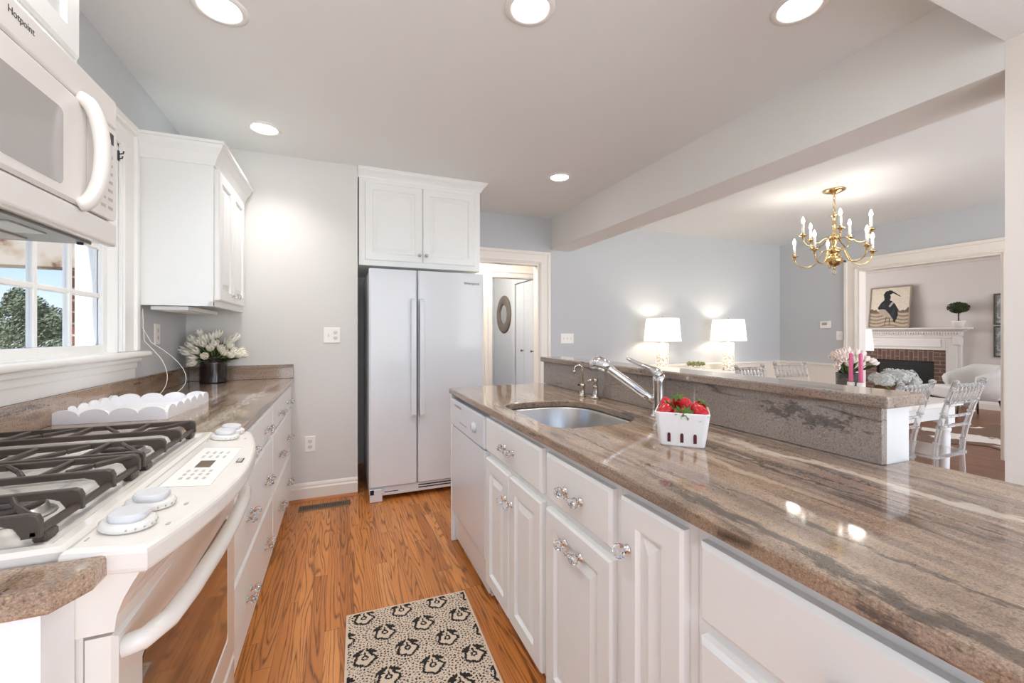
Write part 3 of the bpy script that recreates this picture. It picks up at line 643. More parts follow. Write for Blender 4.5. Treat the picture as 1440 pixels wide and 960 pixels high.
# sink
T = thing('sink', 'stainless steel undermount sink bowl set in the island', 'sink', (0.87, 1.515, 0.70))
t = BM()
def inset_loop(k, z):
    cx, cy = 0.872, 1.515; return [t.verts.new((cx+(x-cx)*k, cy+(y-cy)*k, z)) for x, y in sink_out]
Ls = [inset_loop(1.07, 0.8655), inset_loop(1.0, 0.8655), inset_loop(0.985, 0.86), inset_loop(0.95, 0.74), inset_loop(0.92, 0.715), inset_loop(0.85, 0.705), inset_loop(0.15, 0.70)]
for A, B in zip(Ls, Ls[1:]):
    for i in range(len(A)): t.faces.new((A[i], A[(i+1) % len(A)], B[(i+1) % len(A)], B[i]))
bmesh.ops.recalc_face_normals(t, faces=t.faces); bmesh.ops.reverse_faces(t, faces=t.faces)
b = BM(); merge(b, t, True); obj('bowl', b, m_steel, T)
b = BM(); lathe(b, [(0.062, 0.7035), (0.058, 0.706), (0.045, 0.704), (0.04, 0.699), (0.01, 0.698)], c=(0.872, 1.515, 0)); obj('drain', b, m_chrome, T)

# faucet
T = thing('faucet', 'chrome single lever faucet with a pull-out spray spout over the sink', 'faucet', (1.135, 1.28, 0.896))
cx, cy = 1.135, 1.285
b = BM(); lathe(b, [(0.033, 0.8965), (0.033, 0.902), (0.026, 0.908), (0.0245, 0.93), (0.0245, 1.03), (0.026, 1.035), (0.024, 1.05), (0.018, 1.06), (0.004, 1.064)], c=(cx, cy, 0)); obj('column', b, m_chrome, T)
hd = Vector((0.992, 1.437, 1.085)); root = Vector((cx-0.012, cy+0.012, 0.955)); dv = (hd-root).normalized()
b = BM(); tube(b, [root, root+dv*0.05, root+dv*0.2, hd-dv*0.03, hd], [0.017, 0.0165, 0.0165, 0.018, 0.021], 16); obj('spout', b, m_chrome, T)
b = BM(); tube(b, [hd-dv*0.02, hd+dv*0.005, hd+dv*0.03+Vector((0, 0, -0.006)), hd+dv*0.045+Vector((0, 0, -0.022)), hd+dv*0.045+Vector((0, 0, -0.036))], [0.022, 0.028, 0.031, 0.030, 0.024], 18); obj('spray_head', b, m_chrome, T)
b = BM(); tube(b, bez((cx, cy, 1.05), (cx-0.01, cy+0.01, 1.085), (cx-0.04, cy+0.05, 1.085), (cx-0.075, cy+0.10, 1.118), 12), [0.02]*3+[0.017, 0.014, 0.012, 0.0105, 0.009, 0.008, 0.0075, 0.0075, 0.008, 0.006], 12, flat=1.3); obj('lever', b, m_chrome, T)
T = thing('filter_tap', 'small slim chrome water tap behind the sink', 'tap', (1.145, 1.855, 0.896))
x, y = 1.145, 1.855
b = BM(); lathe(b, [(0.02, 0.8965), (0.02, 0.90), (0.013, 0.905), (0.013, 0.945), (0.016, 0.948), (0.016, 0.958), (0.006, 0.962)], c=(x, y, 0), seg=16); obj('base', b, m_nickel, T)
b = BM(); tube(b, [(x, y, 0.955), (x, y, 1.03)]+[(x-0.02+0.02*math.cos(a), y+0.005*(1-math.cos(a)), 1.035+0.02*math.sin(a)) for a in [k*PI/8 for k in range(9)]]+[(x-0.042, y+0.012, 1.024)], 0.0045, 8); lathe(b, [(0.006, 1.012), (0.0065, 1.03)], c=(x-0.0415, y+0.011, 0), seg=10); obj('spout', b, m_nickel, T)
b = BM(); tube(b, [(x, y, 0.953), (x-0.03, y-0.005, 0.957)], 0.004, 8); obj('lever', b, m_dgrey, T)
T = thing('soap_dispenser', 'short chrome soap pump standing behind the sink', 'dispenser', (1.172, 1.775, 0.896))
x, y = 1.172, 1.775
b = BM(); lathe(b, [(0.027, 0.8965), (0.027, 0.903), (0.018, 0.908), (0.013, 0.915), (0.012, 0.95), (0.014, 0.955), (0.009, 0.96)], c=(x, y, 0), seg=18); obj('body', b, m_nickel, T)
b = BM(); lathe(b, [(0.008, 0.958), (0.008, 0.975), (0.012, 0.978), (0.012, 0.99), (0.006, 0.993)], c=(x, y, 0), seg=14); tube(b, [(x, y, 0.985), (x-0.035, y+0.005, 0.985), (x-0.045, y+0.006, 0.977)], 0.005, 8); obj('pump', b, m_nickel, T)

# berry basket and strawberries
T = thing('berry_basket', 'white ceramic berry basket full of strawberries on the island', 'basket', (0.935, 0.962, 0.8965), -PI/4, local=True)
def berry_basket(T):
    bb_, tt, h = 0.060, 0.073, 0.096
    t = BM(); N_ = 36
    def ring(s, z, r=0.012):
        pts = rrect(-s, s, -s, s, (r,)*4, 4); return [t.verts.new((x, y, z)) for x, y in pts]
    zs = [0, 0.003, 0.04, 0.07, h, h+0.001]; A = [ring(bb_-0.002, 0), ring(bb_, 0.003)]+[ring(bb_+(tt-bb_)*z/h, z) for z in (0.03, 0.06, h-0.002)]+[ring(tt-0.001, h), ring(tt-0.004, h)]+[ring(bb_-0.004+(tt-bb_)*z/h, z) for z in (0.05, 0.006)]
    for P, Q in zip(A, A[1:]):
        for i in range(len(P)): t.faces.new((P[i], P[(i+1) % len(P)], Q[(i+1) % len(P)], Q[i]))
    t.faces.new(A[0][::-1]); t.faces.new(A[-1]); bmesh.ops.recalc_face_normals(t, faces=t.faces)
    b = BM(); merge(b, t, False); obj('body', b, mat('white_ceramic', (240, 238, 236), 0.35), T)
    for q in range(4):
        R = Matrix.Rotation(q*PI/2, 4, 'Z'); b = BM()
        tilt = math.atan((tt-bb_)/h)
        for px in (-0.034, 0, 0.034):
            pts = [(px-0.0042, 0.012), (px+0.0042, 0.012), (px+0.0042, 0.034)]+[(px+0.0042*math.cos(a), 0.034+0.005*math.sin(a)) for a in (0.6, 1.2, 1.57, 2.0, 2.6)]+[(px-0.0042, 0.034)]
            M = R @ Matrix.Translation((0, -bb_-0.0004, 0)) @ Matrix.Rotation(tilt, 4, 'X')
            prism(b, pts, -0.0006, 0.0008, 'XZ', M=M)
        obj('slot', b, mat('red_dark_slot', (92, 34, 38), 0.6), T)
berry_basket(T)
ms, N, L, bs = newmat('strawberry_skin')
t = N.new('ShaderNodeTexCoord'); vo = N.new('ShaderNodeTexVoronoi'); vo.inputs['Scale'].default_value = 170; L.new(t.outputs['Object'], vo.inputs['Vector'])
L.new(ramp(N, L, vo.outputs['Distance'], [(0.0, lin(240, 196, 130)), (0.14, lin(226, 110, 80)), (0.2, lin(178, 14, 28)), (1, lin(196, 20, 36))]), bs.inputs['Base Color']); bs.inputs['Roughness'].default_value = 0.3
def strawberry(label, loc, rot, s=1.0):
    T = thing('strawberry', label, 'strawberry', loc, local=True, group=None); T.rotation_euler = rot; T.scale = (s, s, s)
    b = BM(); lathe(b, [(0.001, -0.024), (0.007, -0.021), (0.013, -0.012), (0.0175, 0), (0.0185, 0.008), (0.015, 0.015), (0.006, 0.018), (0.001, 0.018)], seg=16); obj('berry', b, ms, T)
    b = BM()
    for k in range(7):
        a = k*2*PI/7; d = Vector((math.cos(a), math.sin(a), 0)); p = Vector((-d.y, d.x, 0))
        t = BM(); v = [t.verts.new(q) for q in (Vector((0, 0, 0.019)), d*0.012+p*0.0055+Vector((0, 0, 0.0205)), d*0.027+Vector((0, 0, 0.017)), d*0.012-p*0.0055+Vector((0, 0, 0.0205)))]; t.faces.new(v)
        r = bmesh.ops.solidify(t, geom=t.faces[:], thickness=0.0008); merge(b, t)
    tube(b, [(0, 0, 0.018), (0.002, 0, 0.026)], 0.0012, 6); obj('leaf_cap', b, mat('strawberry_leaf', (110, 146, 70), 0.5), T)
c45 = math.cos(PI/4)
def bk(u, v, z): return (0.935+u*c45+v*c45, 0.962-u*c45+v*c45, 0.8965+z)   # u right along the front, v away
for lab, u, v, z, rot, s in (
    ('large red strawberry at the front left corner of the basket', -0.046, -0.046, 0.094, (0.3, 1.2, 0.4), 1.15),
    ('red strawberry behind the front left one, by the faucet', -0.044, 0.004, 0.106, (2.4, 0.3, 0), 1.1),
    ('small red strawberry low at the front rim left of the middle', -0.012, -0.05, 0.088, (0.7, -0.6, 0.5), 0.85),
    ('bright strawberry standing tall in the middle of the basket', 0.012, -0.01, 0.108, (0.2, 2.7, 0.3), 1.15),
    ('strawberry at the front of the basket with leaves hanging over the rim', 0.008, -0.052, 0.092, (0.9, -0.9, 0.2), 0.9),
    ('large red strawberry at the front right corner of the basket', 0.046, -0.044, 0.096, (2.6, -0.3, 0), 1.2),
    ('strawberry at the back right corner of the basket', 0.045, 0.03, 0.098, (0.5, -0.2, 1.0), 1.05),
    ('strawberry showing its green cap at the back of the basket', -0.012, 0.044, 0.108, (0.25, -0.3, 0.0), 1.0),
    ('strawberry tucked low at the back left of the basket', -0.047, 0.047, 0.092, (1.2, 2.0, 0), 1.0)):
    strawberry(lab, bk(u, v, z), rot, s)
# ================================================================== APPLIANCES
# ---- refrigerator
T = thing('refrigerator', 'white side-by-side refrigerator standing in the recess by the doorway', 'refrigerator', (0.63, 3.6, 0))
b = BM(); box(b, (0.197, 3.255, 0.03), (1.052, 3.98, 1.675), 0.004); obj('body', b, m_appl, T)
def fdoor(x0, x1):
    b = BM(); pts = [(x0, 3.25), (x0, 3.193), (x0+0.012, 3.181), (x1-0.012, 3.181), (x1, 3.193), (x1, 3.25)]
    prism(b, pts, 0.105, 1.686, 'XY', bev=0.004); return b
dl = obj('door', fdoor(0.193, 0.5325), m_appl, T); dr = obj('door', fdoor(0.5405, 1.057), m_appl, T)
for d, hx in ((dl, 0.503), (dr, 0.563)):
    b = BM(); prism(b, [(3.178, 0.60), (3.135, 0.605), (3.128, 0.62), (3.128, 1.45), (3.135, 1.468), (3.178, 1.475)], hx-0.018, hx+0.018, 'YZ', bev=0.005); obj('handle', b, m_appl, d)
b = BM(); text_bm(b, 'Whirlpool', 0.030, frame_M((0.955, 3.1805, 1.606), *UFR)); obj('logo', b, m_dgrey, dr)
b = BM(); box(b, (0.20, 3.20, 0.035), (1.05, 3.255, 0.098), 0.004); gr = obj('base_grille', b, m_appl, T)
b = BM(); box(b, (0.545, 3.1985, 0.076), (1.04, 3.2005, 0.084)); box(b, (0.545, 3.1985, 0.058), (1.04, 3.2005, 0.066)); box(b, (0.30, 3.1985, 0.058), (0.40, 3.2005, 0.063)); obj('vent_slot', b, m_black, gr)
b = BM(); box(b, (0.196, 3.172, 0.002), (0.285, 3.2, 0.095), 0.006); ft = obj('foot_cover', b, m_appl, T)
b = BM(); box(b, (0.20, 3.170, 0.058), (0.226, 3.1725, 0.092)); obj('vent_slot', b, m_black, ft)
for x in (0.25, 1.0):
    b = BM(); lathe(b, [(0.02, 0.001), (0.02, 0.03), (0.012, 0.032)], c=(x, 3.9 if x < .5 else 3.25, 0), seg=12); obj('foot', b, m_dgrey, T)

# ---- microwave
T = thing('microwave', 'white over-the-range microwave hanging above the cooktop', 'microwave', (-0.77, 1.17, 1.465))
y0, y1, xf = 0.792, 1.555, -0.612
b = BM(); box(b, (XL+0.001, y0, 1.470), (xf, y1, 1.8795), 0.003); body = obj('body', b, m_mw, T)
b = BM(); box(b, (xf-0.006, y0, 1.795), (xf+0.018, y1, 1.8795), 0.008, 3); band = obj('vent_band', b, m_mw, T)
b = BM(); text_bm(b, 'Hotpoint', 0.021, frame_M((xf+0.018, 1.16, 1.845), *ULB)); obj('logo', b, m_dgrey, band)
b = BM(); box(b, (xf-0.006, y0, 1.462), (xf+0.018, y1, 1.528), 0.008, 3); obj('lower_band', b, m_mw, T)
b = BM(); rings_panel(b, 0.602, 0.263, [(0, 0), (0, 0.014), (0.008, 0.02)], frame_M((xf+0.0005, y0+0.002, 1.530), *ULB)); door = obj('door', b, m_mw, T)
b = BM(); pts = rrect(y0+0.06, y0+0.545-0.045, 1.558, 1.733, (0.015,)*4, 5); prism(b, pts, xf+0.019, xf+0.0212, 'YZ'); obj('screen', b, m_mwglass, door)
b = BM(); tube(b, bez((xf+0.018, 1.365, 1.797), (xf+0.074, 1.372, 1.79), (xf+0.074, 1.372, 1.54), (xf+0.018, 1.365, 1.533), 20), [0.017]+[0.0165]*19+[0.017], 16, flat=1.15); obj('handle', b, m_mw, door)
b = BM(); prism(b, rrect(1.398, y1-0.006, 1.532, 1.792, (0.004, 0.02, 0.02, 0.004), 5), xf+0.0005, xf+0.019, 'YZ', bev=0.003); cp = obj('control_panel', b, m_mw, T)
b = BM()
for i in range(7):
    for j in range(3):
        box(b, (xf+0.0188, 1.425+j*0.038, 1.56+i*0.024), (xf+0.0197, 1.449+j*0.038, 1.568+i*0.024))
obj('button', b, m_grey, cp)
b = BM(); box(b, (xf+0.0188, 1.42, 1.745), (xf+0.0197, 1.53, 1.775)); obj('display', b, m_dgrey, cp)
b = BM(); box(b, (XL+0.03, y0+0.02, 1.463), (xf-0.03, y1-0.02, 1.4705), 0.002); un = obj('underside_panel', b, mat('grey_underside', (128, 126, 124), 0.35, metal=0.4), T)
for q in range(2):
    b = BM(); box(b, (XL+0.06, y0+0.06+q*0.36, 1.459), (xf-0.14, y0+0.34+q*0.36, 1.4635), 0.001); obj('grease_filter', b, mat('filter_mesh', (190, 184, 176), 0.5, metal=0.6, bump=1, bscale=260), un)
    b = BM(); box(b, (xf-0.12, y0+0.12+q*0.36, 1.46), (xf-0.06, y0+0.25+q*0.36, 1.4635), 0.001); obj('task_light', b, mat('light_cover', (176, 178, 180), 0.3), un)
    b = BM(); lathe(b, [(0.007, 1.458), (0.007, 1.4635)], c=(xf-0.045, y0+0.36+q*0.36, 0), seg=12); obj('screw', b, m_black, un)

# ---- range
T = thing('range', 'white slide-in gas range with black grates and a front control panel', 'range', (-0.62, 1.185, 0))
y0, y1 = 0.797, 1.573
b = BM(); box(b, (XL+0.025, y0+0.004, 0.03), (-0.345, y1-0.004, 0.888)); obj('body', b, m_bisque, T)
b = BM()
t = BM(); rings_panel(b, 0.560, y1-y0-0.002, [(0, 0), (0, 0.016), (0.007, 0.022), (0.022, 0.022), (0.034, 0.014)], frame_M((-0.370, y0+0.001, 0.8885), (-0, 1, 0), (-1, 0, 0), (0, 0, 1)) if False else frame_M((XL+0.023, y0+0.001, 0.8885), (1, 0, 0), (0, 1, 0), (0, 0, 1)))
t.free(); ck = obj('cooktop', b, m_bisque, T)
def bowx(y, add=0): return -0.262+add-0.0+0.055*(1-((y-1.185)/0.39)**2)
cpts = [(-0.3645, y0-0.012)]+[(bowx(y), y) for y in [y0-0.012+(y1-y0+0.02)*k/24 for k in range(25)]]+[(-0.3645, y1+0.008)]
b = BM(); prism(b, cpts, 0.868, 0.910, 'XY', bev=0.010, seg=3)
for v in b.verts: v.co.z -= max(0, (v.co.x+0.3645))*0.10
pan = obj('control_panel', b, m_bisque, T)
def pz(x, z=0.910): return z-(x+0.3645)*0.10
# lower curved fascia between panel and oven door
t = BM(); rows = []
for f in (0, 0.25, 0.5, 0.75, 1.0):
    row = []
    for k in range(25):
        y = y0+(y1-y0)*k/24; xa = bowx(y, -0.012); xb = -0.308+0.012*(1-((y-1.185)/0.39)**2)
        row.append(t.verts.new((xa+(xb-xa)*math.sin(f*PI/2), y, 0.866-0.09*f)))
    rows.append(row)
rows.append([t.verts.new((-0.36, v.co.y, 0.776)) for v in rows[-1]]); rows.append([t.verts.new((-0.36, v.co.y, 0.868)) for v in rows[-1]])
for A, B in zip(rows, rows[1:]+rows[:1]):
    for k in range(24): t.faces.new((A[k], A[k+1], B[k+1], B[k]))
t.faces.new([r[0] for r in rows]); t.faces.new([r[-1] for r in rows][::-1])
bmesh.ops.recalc_face_normals(t, faces=t.faces); b = BM(); merge(b, t); obj('fascia', b, m_bisque, T)
# touch panel, display, maker's plate
MP = Matrix(((1, 0, 0, -0.30), (0, 1, 0, 1.20), (-0.10, 0, 1, pz(-0.30)+0.0004), (0, 0, 0, 1)))
b = BM(); prism(b, rrect(-0.038, 0.05, -0.15, 0.165, (0.004,)*4, 4), 0, 0.0008, M=MP); tp = obj('touch_panel', b, mat('touch_panel_white', (240, 236, 230), 0.25), pan)
b = BM(); box(b, (-0.038, -0.15, 0.0006), (-0.0365, 0.165, 0.0012), M=MP); box(b, (-0.038, 0.1635, 0.0006), (0.05, 0.165, 0.0012), M=MP); obj('outline', b, m_grey, tp)
b = BM(); box(b, (-0.012, -0.02, 0.0006), (0.018, 0.035, 0.0014), M=MP); obj('display', b, mat('amber_dark_display', (92, 78, 54), 0.2), tp)
b = BM()
for i in range(4):
    for j in range(3):
        box(b, (-0.018+i*0.014, -0.055-j*0.026, 0.0006), (-0.012+i*0.014, -0.04-j*0.026, 0.0012), M=MP)
        if j < 2: box(b, (-0.02+i*0.015, 0.06+j*0.04, 0.0006), (-0.014+i*0.015, 0.082+j*0.04, 0.0012), M=MP)
obj('button', b, m_grey, tp)
b = BM(); box(b, (0.062, 0.02, 0.0), (0.075, 0.055, 0.0012), M=MP); pl = obj('nameplate', b, m_dgrey, pan)
b = BM(); box(b, (0.064, 0.023, 0.0008), (0.073, 0.052, 0.0016), M=MP); obj('plate_face', b, m_grey, pl)
for ky in (0.862, 0.950, 1.478, 1.553):
    kx = -0.316; M = Matrix.Translation((kx, ky, pz(kx))) @ Matrix.Rotation(0.1, 4, 'Y')
    b = BM(); lathe(b, [(0.033, 0.0005), (0.0365, 0.004), (0.036, 0.011), (0.031, 0.0145)], seg=40, M=M); kb = obj('knob', b, m_mw, pan)
    b = BM(); pts = rrect(-0.025, 0.025, -0.0285, 0.0285, (0.022,)*4, 6); prism(b, pts, 0.0135, 0.026, bev=0.005, M=M); obj('grip', b, mat('knob_grip', (206, 207, 209), 0.35), kb)
    b = BM()
    for k in range(9):
        a = -1.3+k*2.6/8; box(b, (0.0355*math.cos(a)-0.001, 0.0355*math.sin(a)-0.002, 0.0055), (0.0355*math.cos(a)+0.0013, 0.0355*math.sin(a)+0.002, 0.0085), M=M)
    obj('dial_mark', b, m_grey, kb)
    b = BM(); box(b, (0.050, -0.004, 0.0005), (0.055, 0.006, 0.0012), M=M); box(b, (-0.034, -0.048, 0.0005), (-0.032, -0.036, 0.0012), M=M); obj('burner_mark', b, m_grey, pan)
# oven door
xd = -0.308
b = BM(); rings_panel(b, y1-y0-0.012, 0.555, [(0, 0), (0, 0.03), (0.008, 0.036), (0.09, 0.036), (0.093, 0.033)], frame_M((xd-0.036, y0+0.006, 0.213), *ULB)); od = obj('oven_door', b, m_bisque, T)
b = BM(); prism(b, rrect(y0+0.098, y1-0.098, 0.315, 0.672, (0.02,)*4, 5), xd-0.0032, xd-0.0005, 'YZ'); obj('window', b, m_dglass, od)
hp = [(xd-0.002, y0+0.028, 0.735), (xd+0.022, y0+0.034, 0.737), (xd+0.042, y0+0.075, 0.738), (xd+0.052, y0+0.16, 0.739)]+[(xd+0.054+0.006*math.sin(PI*k/8), y0+0.2+(y1-y0-0.4)*k/8, 0.74) for k in range(9)]+[(xd+0.052, y1-0.16, 0.739), (xd+0.042, y1-0.075, 0.738), (xd+0.022, y1-0.034, 0.737), (xd-0.002, y1-0.028, 0.735)]
b = BM(); tube(b, hp, 0.0165, 14, flat=1.0); obj('handle', b, m_bisque, od)
b = BM(); rings_panel(b, y1-y0-0.012, 0.135, [(0, 0), (0, 0.03), (0.008, 0.036)], frame_M((xd-0.036, y0+0.006, 0.07), *ULB)); obj('warming_drawer', b, m_bisque, T)
b = BM(); box(b, (-0.36, y0+0.01, 0.001), (-0.345, y1-0.01, 0.07)); obj('toe_kick', b, m_bisque, T)
# burners and grates (parts of the range)
for bx in (-0.52, -0.78):
    for by in (0.985, 1.385):
        b = BM(); lathe(b, [(0.058, 0.9035), (0.056, 0.906), (0.048, 0.907), (0.046, 0.918), (0.04, 0.919)], c=(bx, by, 0), seg=28); bu = obj('burner', b, m_steel, T)
        b = BM(); lathe(b, [(0.042, 0.9185), (0.043, 0.926), (0.036, 0.929), (0.004, 0.93)], c=(bx, by, 0), seg=28); obj('burner_cap', b, m_iron, bu)
def bar(bm, p, q, w=0.011, h=0.016, bev=0.003):
    p, q = Vector(p), Vector(q); d = (q-p); L_ = d.length; d.normalize()
    up = Vector((0, 0, 1)) if abs(d.z) < 0.95 else Vector((1, 0, 0)); s_ = d.cross(up).normalized(); u = s_.cross(d)
    M = frame_M(p, d, s_, u)
    box(bm, (0, -w/2, -h/2), (L_, w/2, h/2), bev, 1, M)
def arch_bar(bm, y, xa, xb, zt=0.951, zl=0.915):
    """cross bar bent down at the front end into a thick leg"""
    w = 0.012
    prism(bm, [(xa, zt-0.013), (xb-0.045, zt-0.013), (xb-0.03, zt-0.019), (xb-0.022, zt-0.033), (xb-0.022, zl), (xb, zl), (xb, zt-0.012), (xb-0.004, zt-0.003), (xb-0.012, zt), (xa, zt)], y-w/2, y+w/2, 'XZ', bev=0.002, seg=1)
for gy0, gy1 in ((0.835, 1.178), (1.192, 1.565)):
    g = BM(); ym = (gy0+gy1)/2
    for y in (gy0+0.006, ym-0.055, ym+0.055, gy1-0.006) if True else ():
        arch_bar(g, y, -0.885, -0.408)
    for x in (-0.880, -0.416): bar(g, (x, gy0, 0.921), (x, gy1, 0.921), 0.012, 0.012)
    for x in (-0.52, -0.65, -0.78):
        bar(g, (x, gy0+0.006, 0.945), (x, ym-0.055, 0.945), 0.009, 0.013); bar(g, (x, ym+0.055, 0.945), (x, gy1-0.006, 0.945), 0.009, 0.013)
    for bx in (-0.52, -0.78):
        for sx_ in (-1, 1):
            bar(g, (bx+sx_*0.10, gy0+0.006, 0.946), (bx+sx_*0.055, ym-0.11, 0.946), 0.008, 0.011); bar(g, (bx+sx_*0.10, gy1-0.006, 0.946), (bx+sx_*0.055, ym+0.11, 0.946), 0.008, 0.011)
            bar(g, (bx+sx_*0.055, ym-0.11, 0.946), (bx+sx_*0.03, ym-0.07, 0.946), 0.008, 0.011); bar(g, (bx+sx_*0.055, ym+0.11, 0.946), (bx+sx_*0.03, ym+0.07, 0.946), 0.008, 0.011)
    for x in (-0.880, -0.416):
        for y in (gy0+0.03, gy1-0.03): box(g, (x-0.009, y-0.016, 0.9028), (x+0.009, y+0.016, 0.917), 0.003, 1)
    obj('grate', g, m_iron, T)

# ================================================================== WALL FITTINGS, FLOOR THINGS
def plate(T, o, axes, w, h, kind, n=1):
    b = BM(); rings_panel(b, w, h, [(0, 0), (0, 0.003), (0.004, 0.006)], frame_M(Vector(o)-Vector(axes[0])*w/2-Vector(axes[1])*h/2, *axes)); obj('plate', b, mat('switch_plate_plastic', (243, 241, 236), 0.35), T)
    F = frame_M(o, *axes)
    for k in range(n):
        dx = (k-(n-1)/2)*0.046
        if kind[k % len(kind)] == 's':
            b = BM(); box(b, (dx-0.005, -0.012, 0.0055), (dx+0.005, 0.012, 0.0065), M=F); box(b, (dx-0.004, -0.003, 0.006), (dx+0.004, 0.008, 0.014), 0.002, M=F); obj('toggle', b, mat('toggle_plastic', (226, 222, 214), 0.4), T)
        else:
            for sy in (-0.02, 0.02):
                b = BM(); prism(b, rrect(dx-0.016, dx+0.016, sy-0.014, sy+0.014, (0.01,)*4, 4), 0.0055, 0.0075, M=F); r = obj('receptacle', b, mat('toggle_plastic', (226, 222, 214), 0.4), T)
                b = BM(); box(b, (dx-0.007, sy-0.004, 0.0072), (dx-0.005, sy+0.006, 0.0078), M=F); box(b, (dx+0.005, sy-0.004, 0.0072), (dx+0.007, sy+0.006, 0.0078), M=F); box(b, (dx-0.002, sy-0.011, 0.0072), (dx+0.002, sy-0.007, 0.0078), M=F); obj('slot', b, m_dgrey, r)
o = (XL+0.0003, 2.926, 1.213); plate(thing('wall_outlet', 'white outlet on the blue wall under the wall cabinet', 'outlet', o), o, ULB, 0.072, 0.115, 'o')
o = (-0.054, YB-0.0003, 1.203); plate(thing('light_switch', 'white double switch plate on the wall beside the refrigerator', 'switch', o), o, UFR, 0.118, 0.115, 'so', 2)
o = (-0.202, YB-0.0003, 0.409); plate(thing('wall_outlet', 'white outlet low on the wall above the baseboard beside the drawers', 'outlet', o), o, UFR, 0.072, 0.115, 'o')
o = (2.385, YF-0.0003, 1.159); plate(thing('light_switch', 'white three gang switch plate beside the doorway', 'switch', o), o, UFR, 0.165, 0.115, 'sss', 3)
URW = ((0, -1, 0), (0, 0, 1), (-1, 0, 0))
o = (XR-0.0003, 3.40, 1.19); plate(thing('light_switch', 'white switch plate next to the wide opening casing', 'switch', o), o, URW, 0.075, 0.115, 's')
T = thing('thermostat', 'small white thermostat on the dining room wall', 'thermostat', (XR, 3.56, 1.335))
b = BM(); box(b, (XR-0.025, 3.50, 1.285), (XR-0.0005, 3.625, 1.378), 0.006); obj('case', b, m_candlew, T)
b = BM(); box(b, (XR-0.0262, 3.535, 1.325), (XR-0.0248, 3.60, 1.36)); obj('display', b, m_grey, T)
T = thing('floor_register', 'brown slotted metal floor vent in front of the back wall baseboard', 'vent', (-0.095, 3.25, 0))
b = BM(); rings_panel(b, 0.335, 0.105, [(0, 0), (0.004, 0.005), (0.02, 0.006), (0.021, 0.002)], frame_M((-0.265, 3.197, 0.0005), (1, 0, 0), (0, 1, 0), (0, 0, 1))); obj('frame', b, mat('bronze_vent', (112, 88, 66), 0.4, metal=0.5), T)
b = BM()
for k in range(22): box(b, (-0.243+k*0.0134, 3.218, 0.002), (-0.236+k*0.0134, 3.281, 0.006))
obj('slats', b, mat('bronze_vent', (112, 88, 66), 0.4, metal=0.5), T)
b = BM(); box(b, (-0.244, 3.2175, 0.0022), (0.048, 3.2815, 0.0030)); obj('opening', b, m_black, T)

# patterned mat (pattern woven into the pile as vertex colours)
def woven_mat():
    W_, L_ = 0.517, 0.86; st = 0.0027; nx, ny = int(W_/st), int(L_/st); t = BM(); cl = t.loops.layers.color.new('col')
    lt, dk = lin(236, 227, 216), lin(98, 88, 82); r2 = random.Random(5)
    cen = []
    pitchx, pitchy = 0.155, 0.118
    for j in range(-1, 9):
        for i in range(-1, 5): cen.append((0.07+i*pitchx+(j % 2)*pitchx/2, L_-0.04-j*pitchy))
    def colour(x, y):
        if x < 0.008 or x > W_-0.008 or y < 0.008 or y > L_-0.008: return 0
        cx, cy = min(cen, key=lambda c: (c[0]-x)**2+(c[1]-y)**2); u, v = x-cx, y-cy
        jx = r2.uniform(-.0022, .0022); u += jx; v += r2.uniform(-.0022, .0022); u /= 0.86; v /= 0.86
        # flower: scalloped outline, heart, two leaves
        r = math.hypot(u, v+0.006); a = math.atan2(v+0.006, u)
        ro = 0.042*(1+0.10*math.cos(5*a+0.6))*(1-0.22*max(0, math.sin(a)))
        if abs(r-ro) < 0.0058 and not (math.sin(a) > 0.92): return 1
        rc = math.hypot(u, v+0.002)
        if abs(rc-0.011) < 0.0042: return 1
        if abs(u) < 0.004 and 0.008 < v < 0.034: return 1
        for sg in (-1, 1):
            lu, lv = (u*sg-0.028)*0.86+(v-0.034)*-0.5, (u*sg-0.028)*0.5+(v-0.034)*0.86
            if (lu/0.027)**2+(lv/0.0095)**2 < 1: return 1
        if r < ro+0.006: return 0
        # dots on arcs round each flower
        k = (math.hypot(u*1.0, v)-0.054)/0.0150; kk = round(k)
        if abs(k-kk) < 0.27 and kk >= 0:
            rad = 0.054+kk*0.0150; s_ = a*rad/0.0150+kk*0.5
            if abs(s_-round(s_)) < 0.23: return 1
        return 0
    V = [[t.verts.new((x*W_/nx, y*L_/ny, 0.008)) for y in range(ny+1)] for x in range(nx+1)]
    for x in range(nx):
        for y in range(ny):
            f = t.faces.new((V[x][y], V[x+1][y], V[x+1][y+1], V[x][y+1])); c = dk if colour((x+.5)*W_/nx, (y+.5)*L_/ny) else lt
            for lp in f.loops: lp[cl] = c
    bd = [e for e in t.edges if e.is_boundary]; ex = bmesh.ops.extrude_edge_only(t, edges=bd)
    for v in ex['geom']:
        if isinstance(v, bmesh.types.BMVert): v.co.z = 0.0006
    for f in t.faces:
        if abs(f.normal.z) < 0.5 or f.calc_area() == 0:
            for lp in f.loops: lp[cl] = lt
    for f in t.faces:
        if min(v.co.z for v in f.verts) < 0.004:
            for lp in f.loops: lp[cl] = lt
    return t, W_, L_
t, W_, L_ = woven_mat()
o = obj('kitchen_mat', t, vcol_mat('woven_mat_pile', 0.95, 0.5)); ang = math.radians(-2.0)
corner = Vector((0.026, 1.94)); o.rotation_euler = (0, 0, ang); off = Vector((L_*-math.sin(ang), L_*math.cos(ang))); o.location = (corner.x-off.x, corner.y-off.y, 0)
tag(o, 'cream and charcoal patterned mat lying on the wood floor beside the island', 'mat')

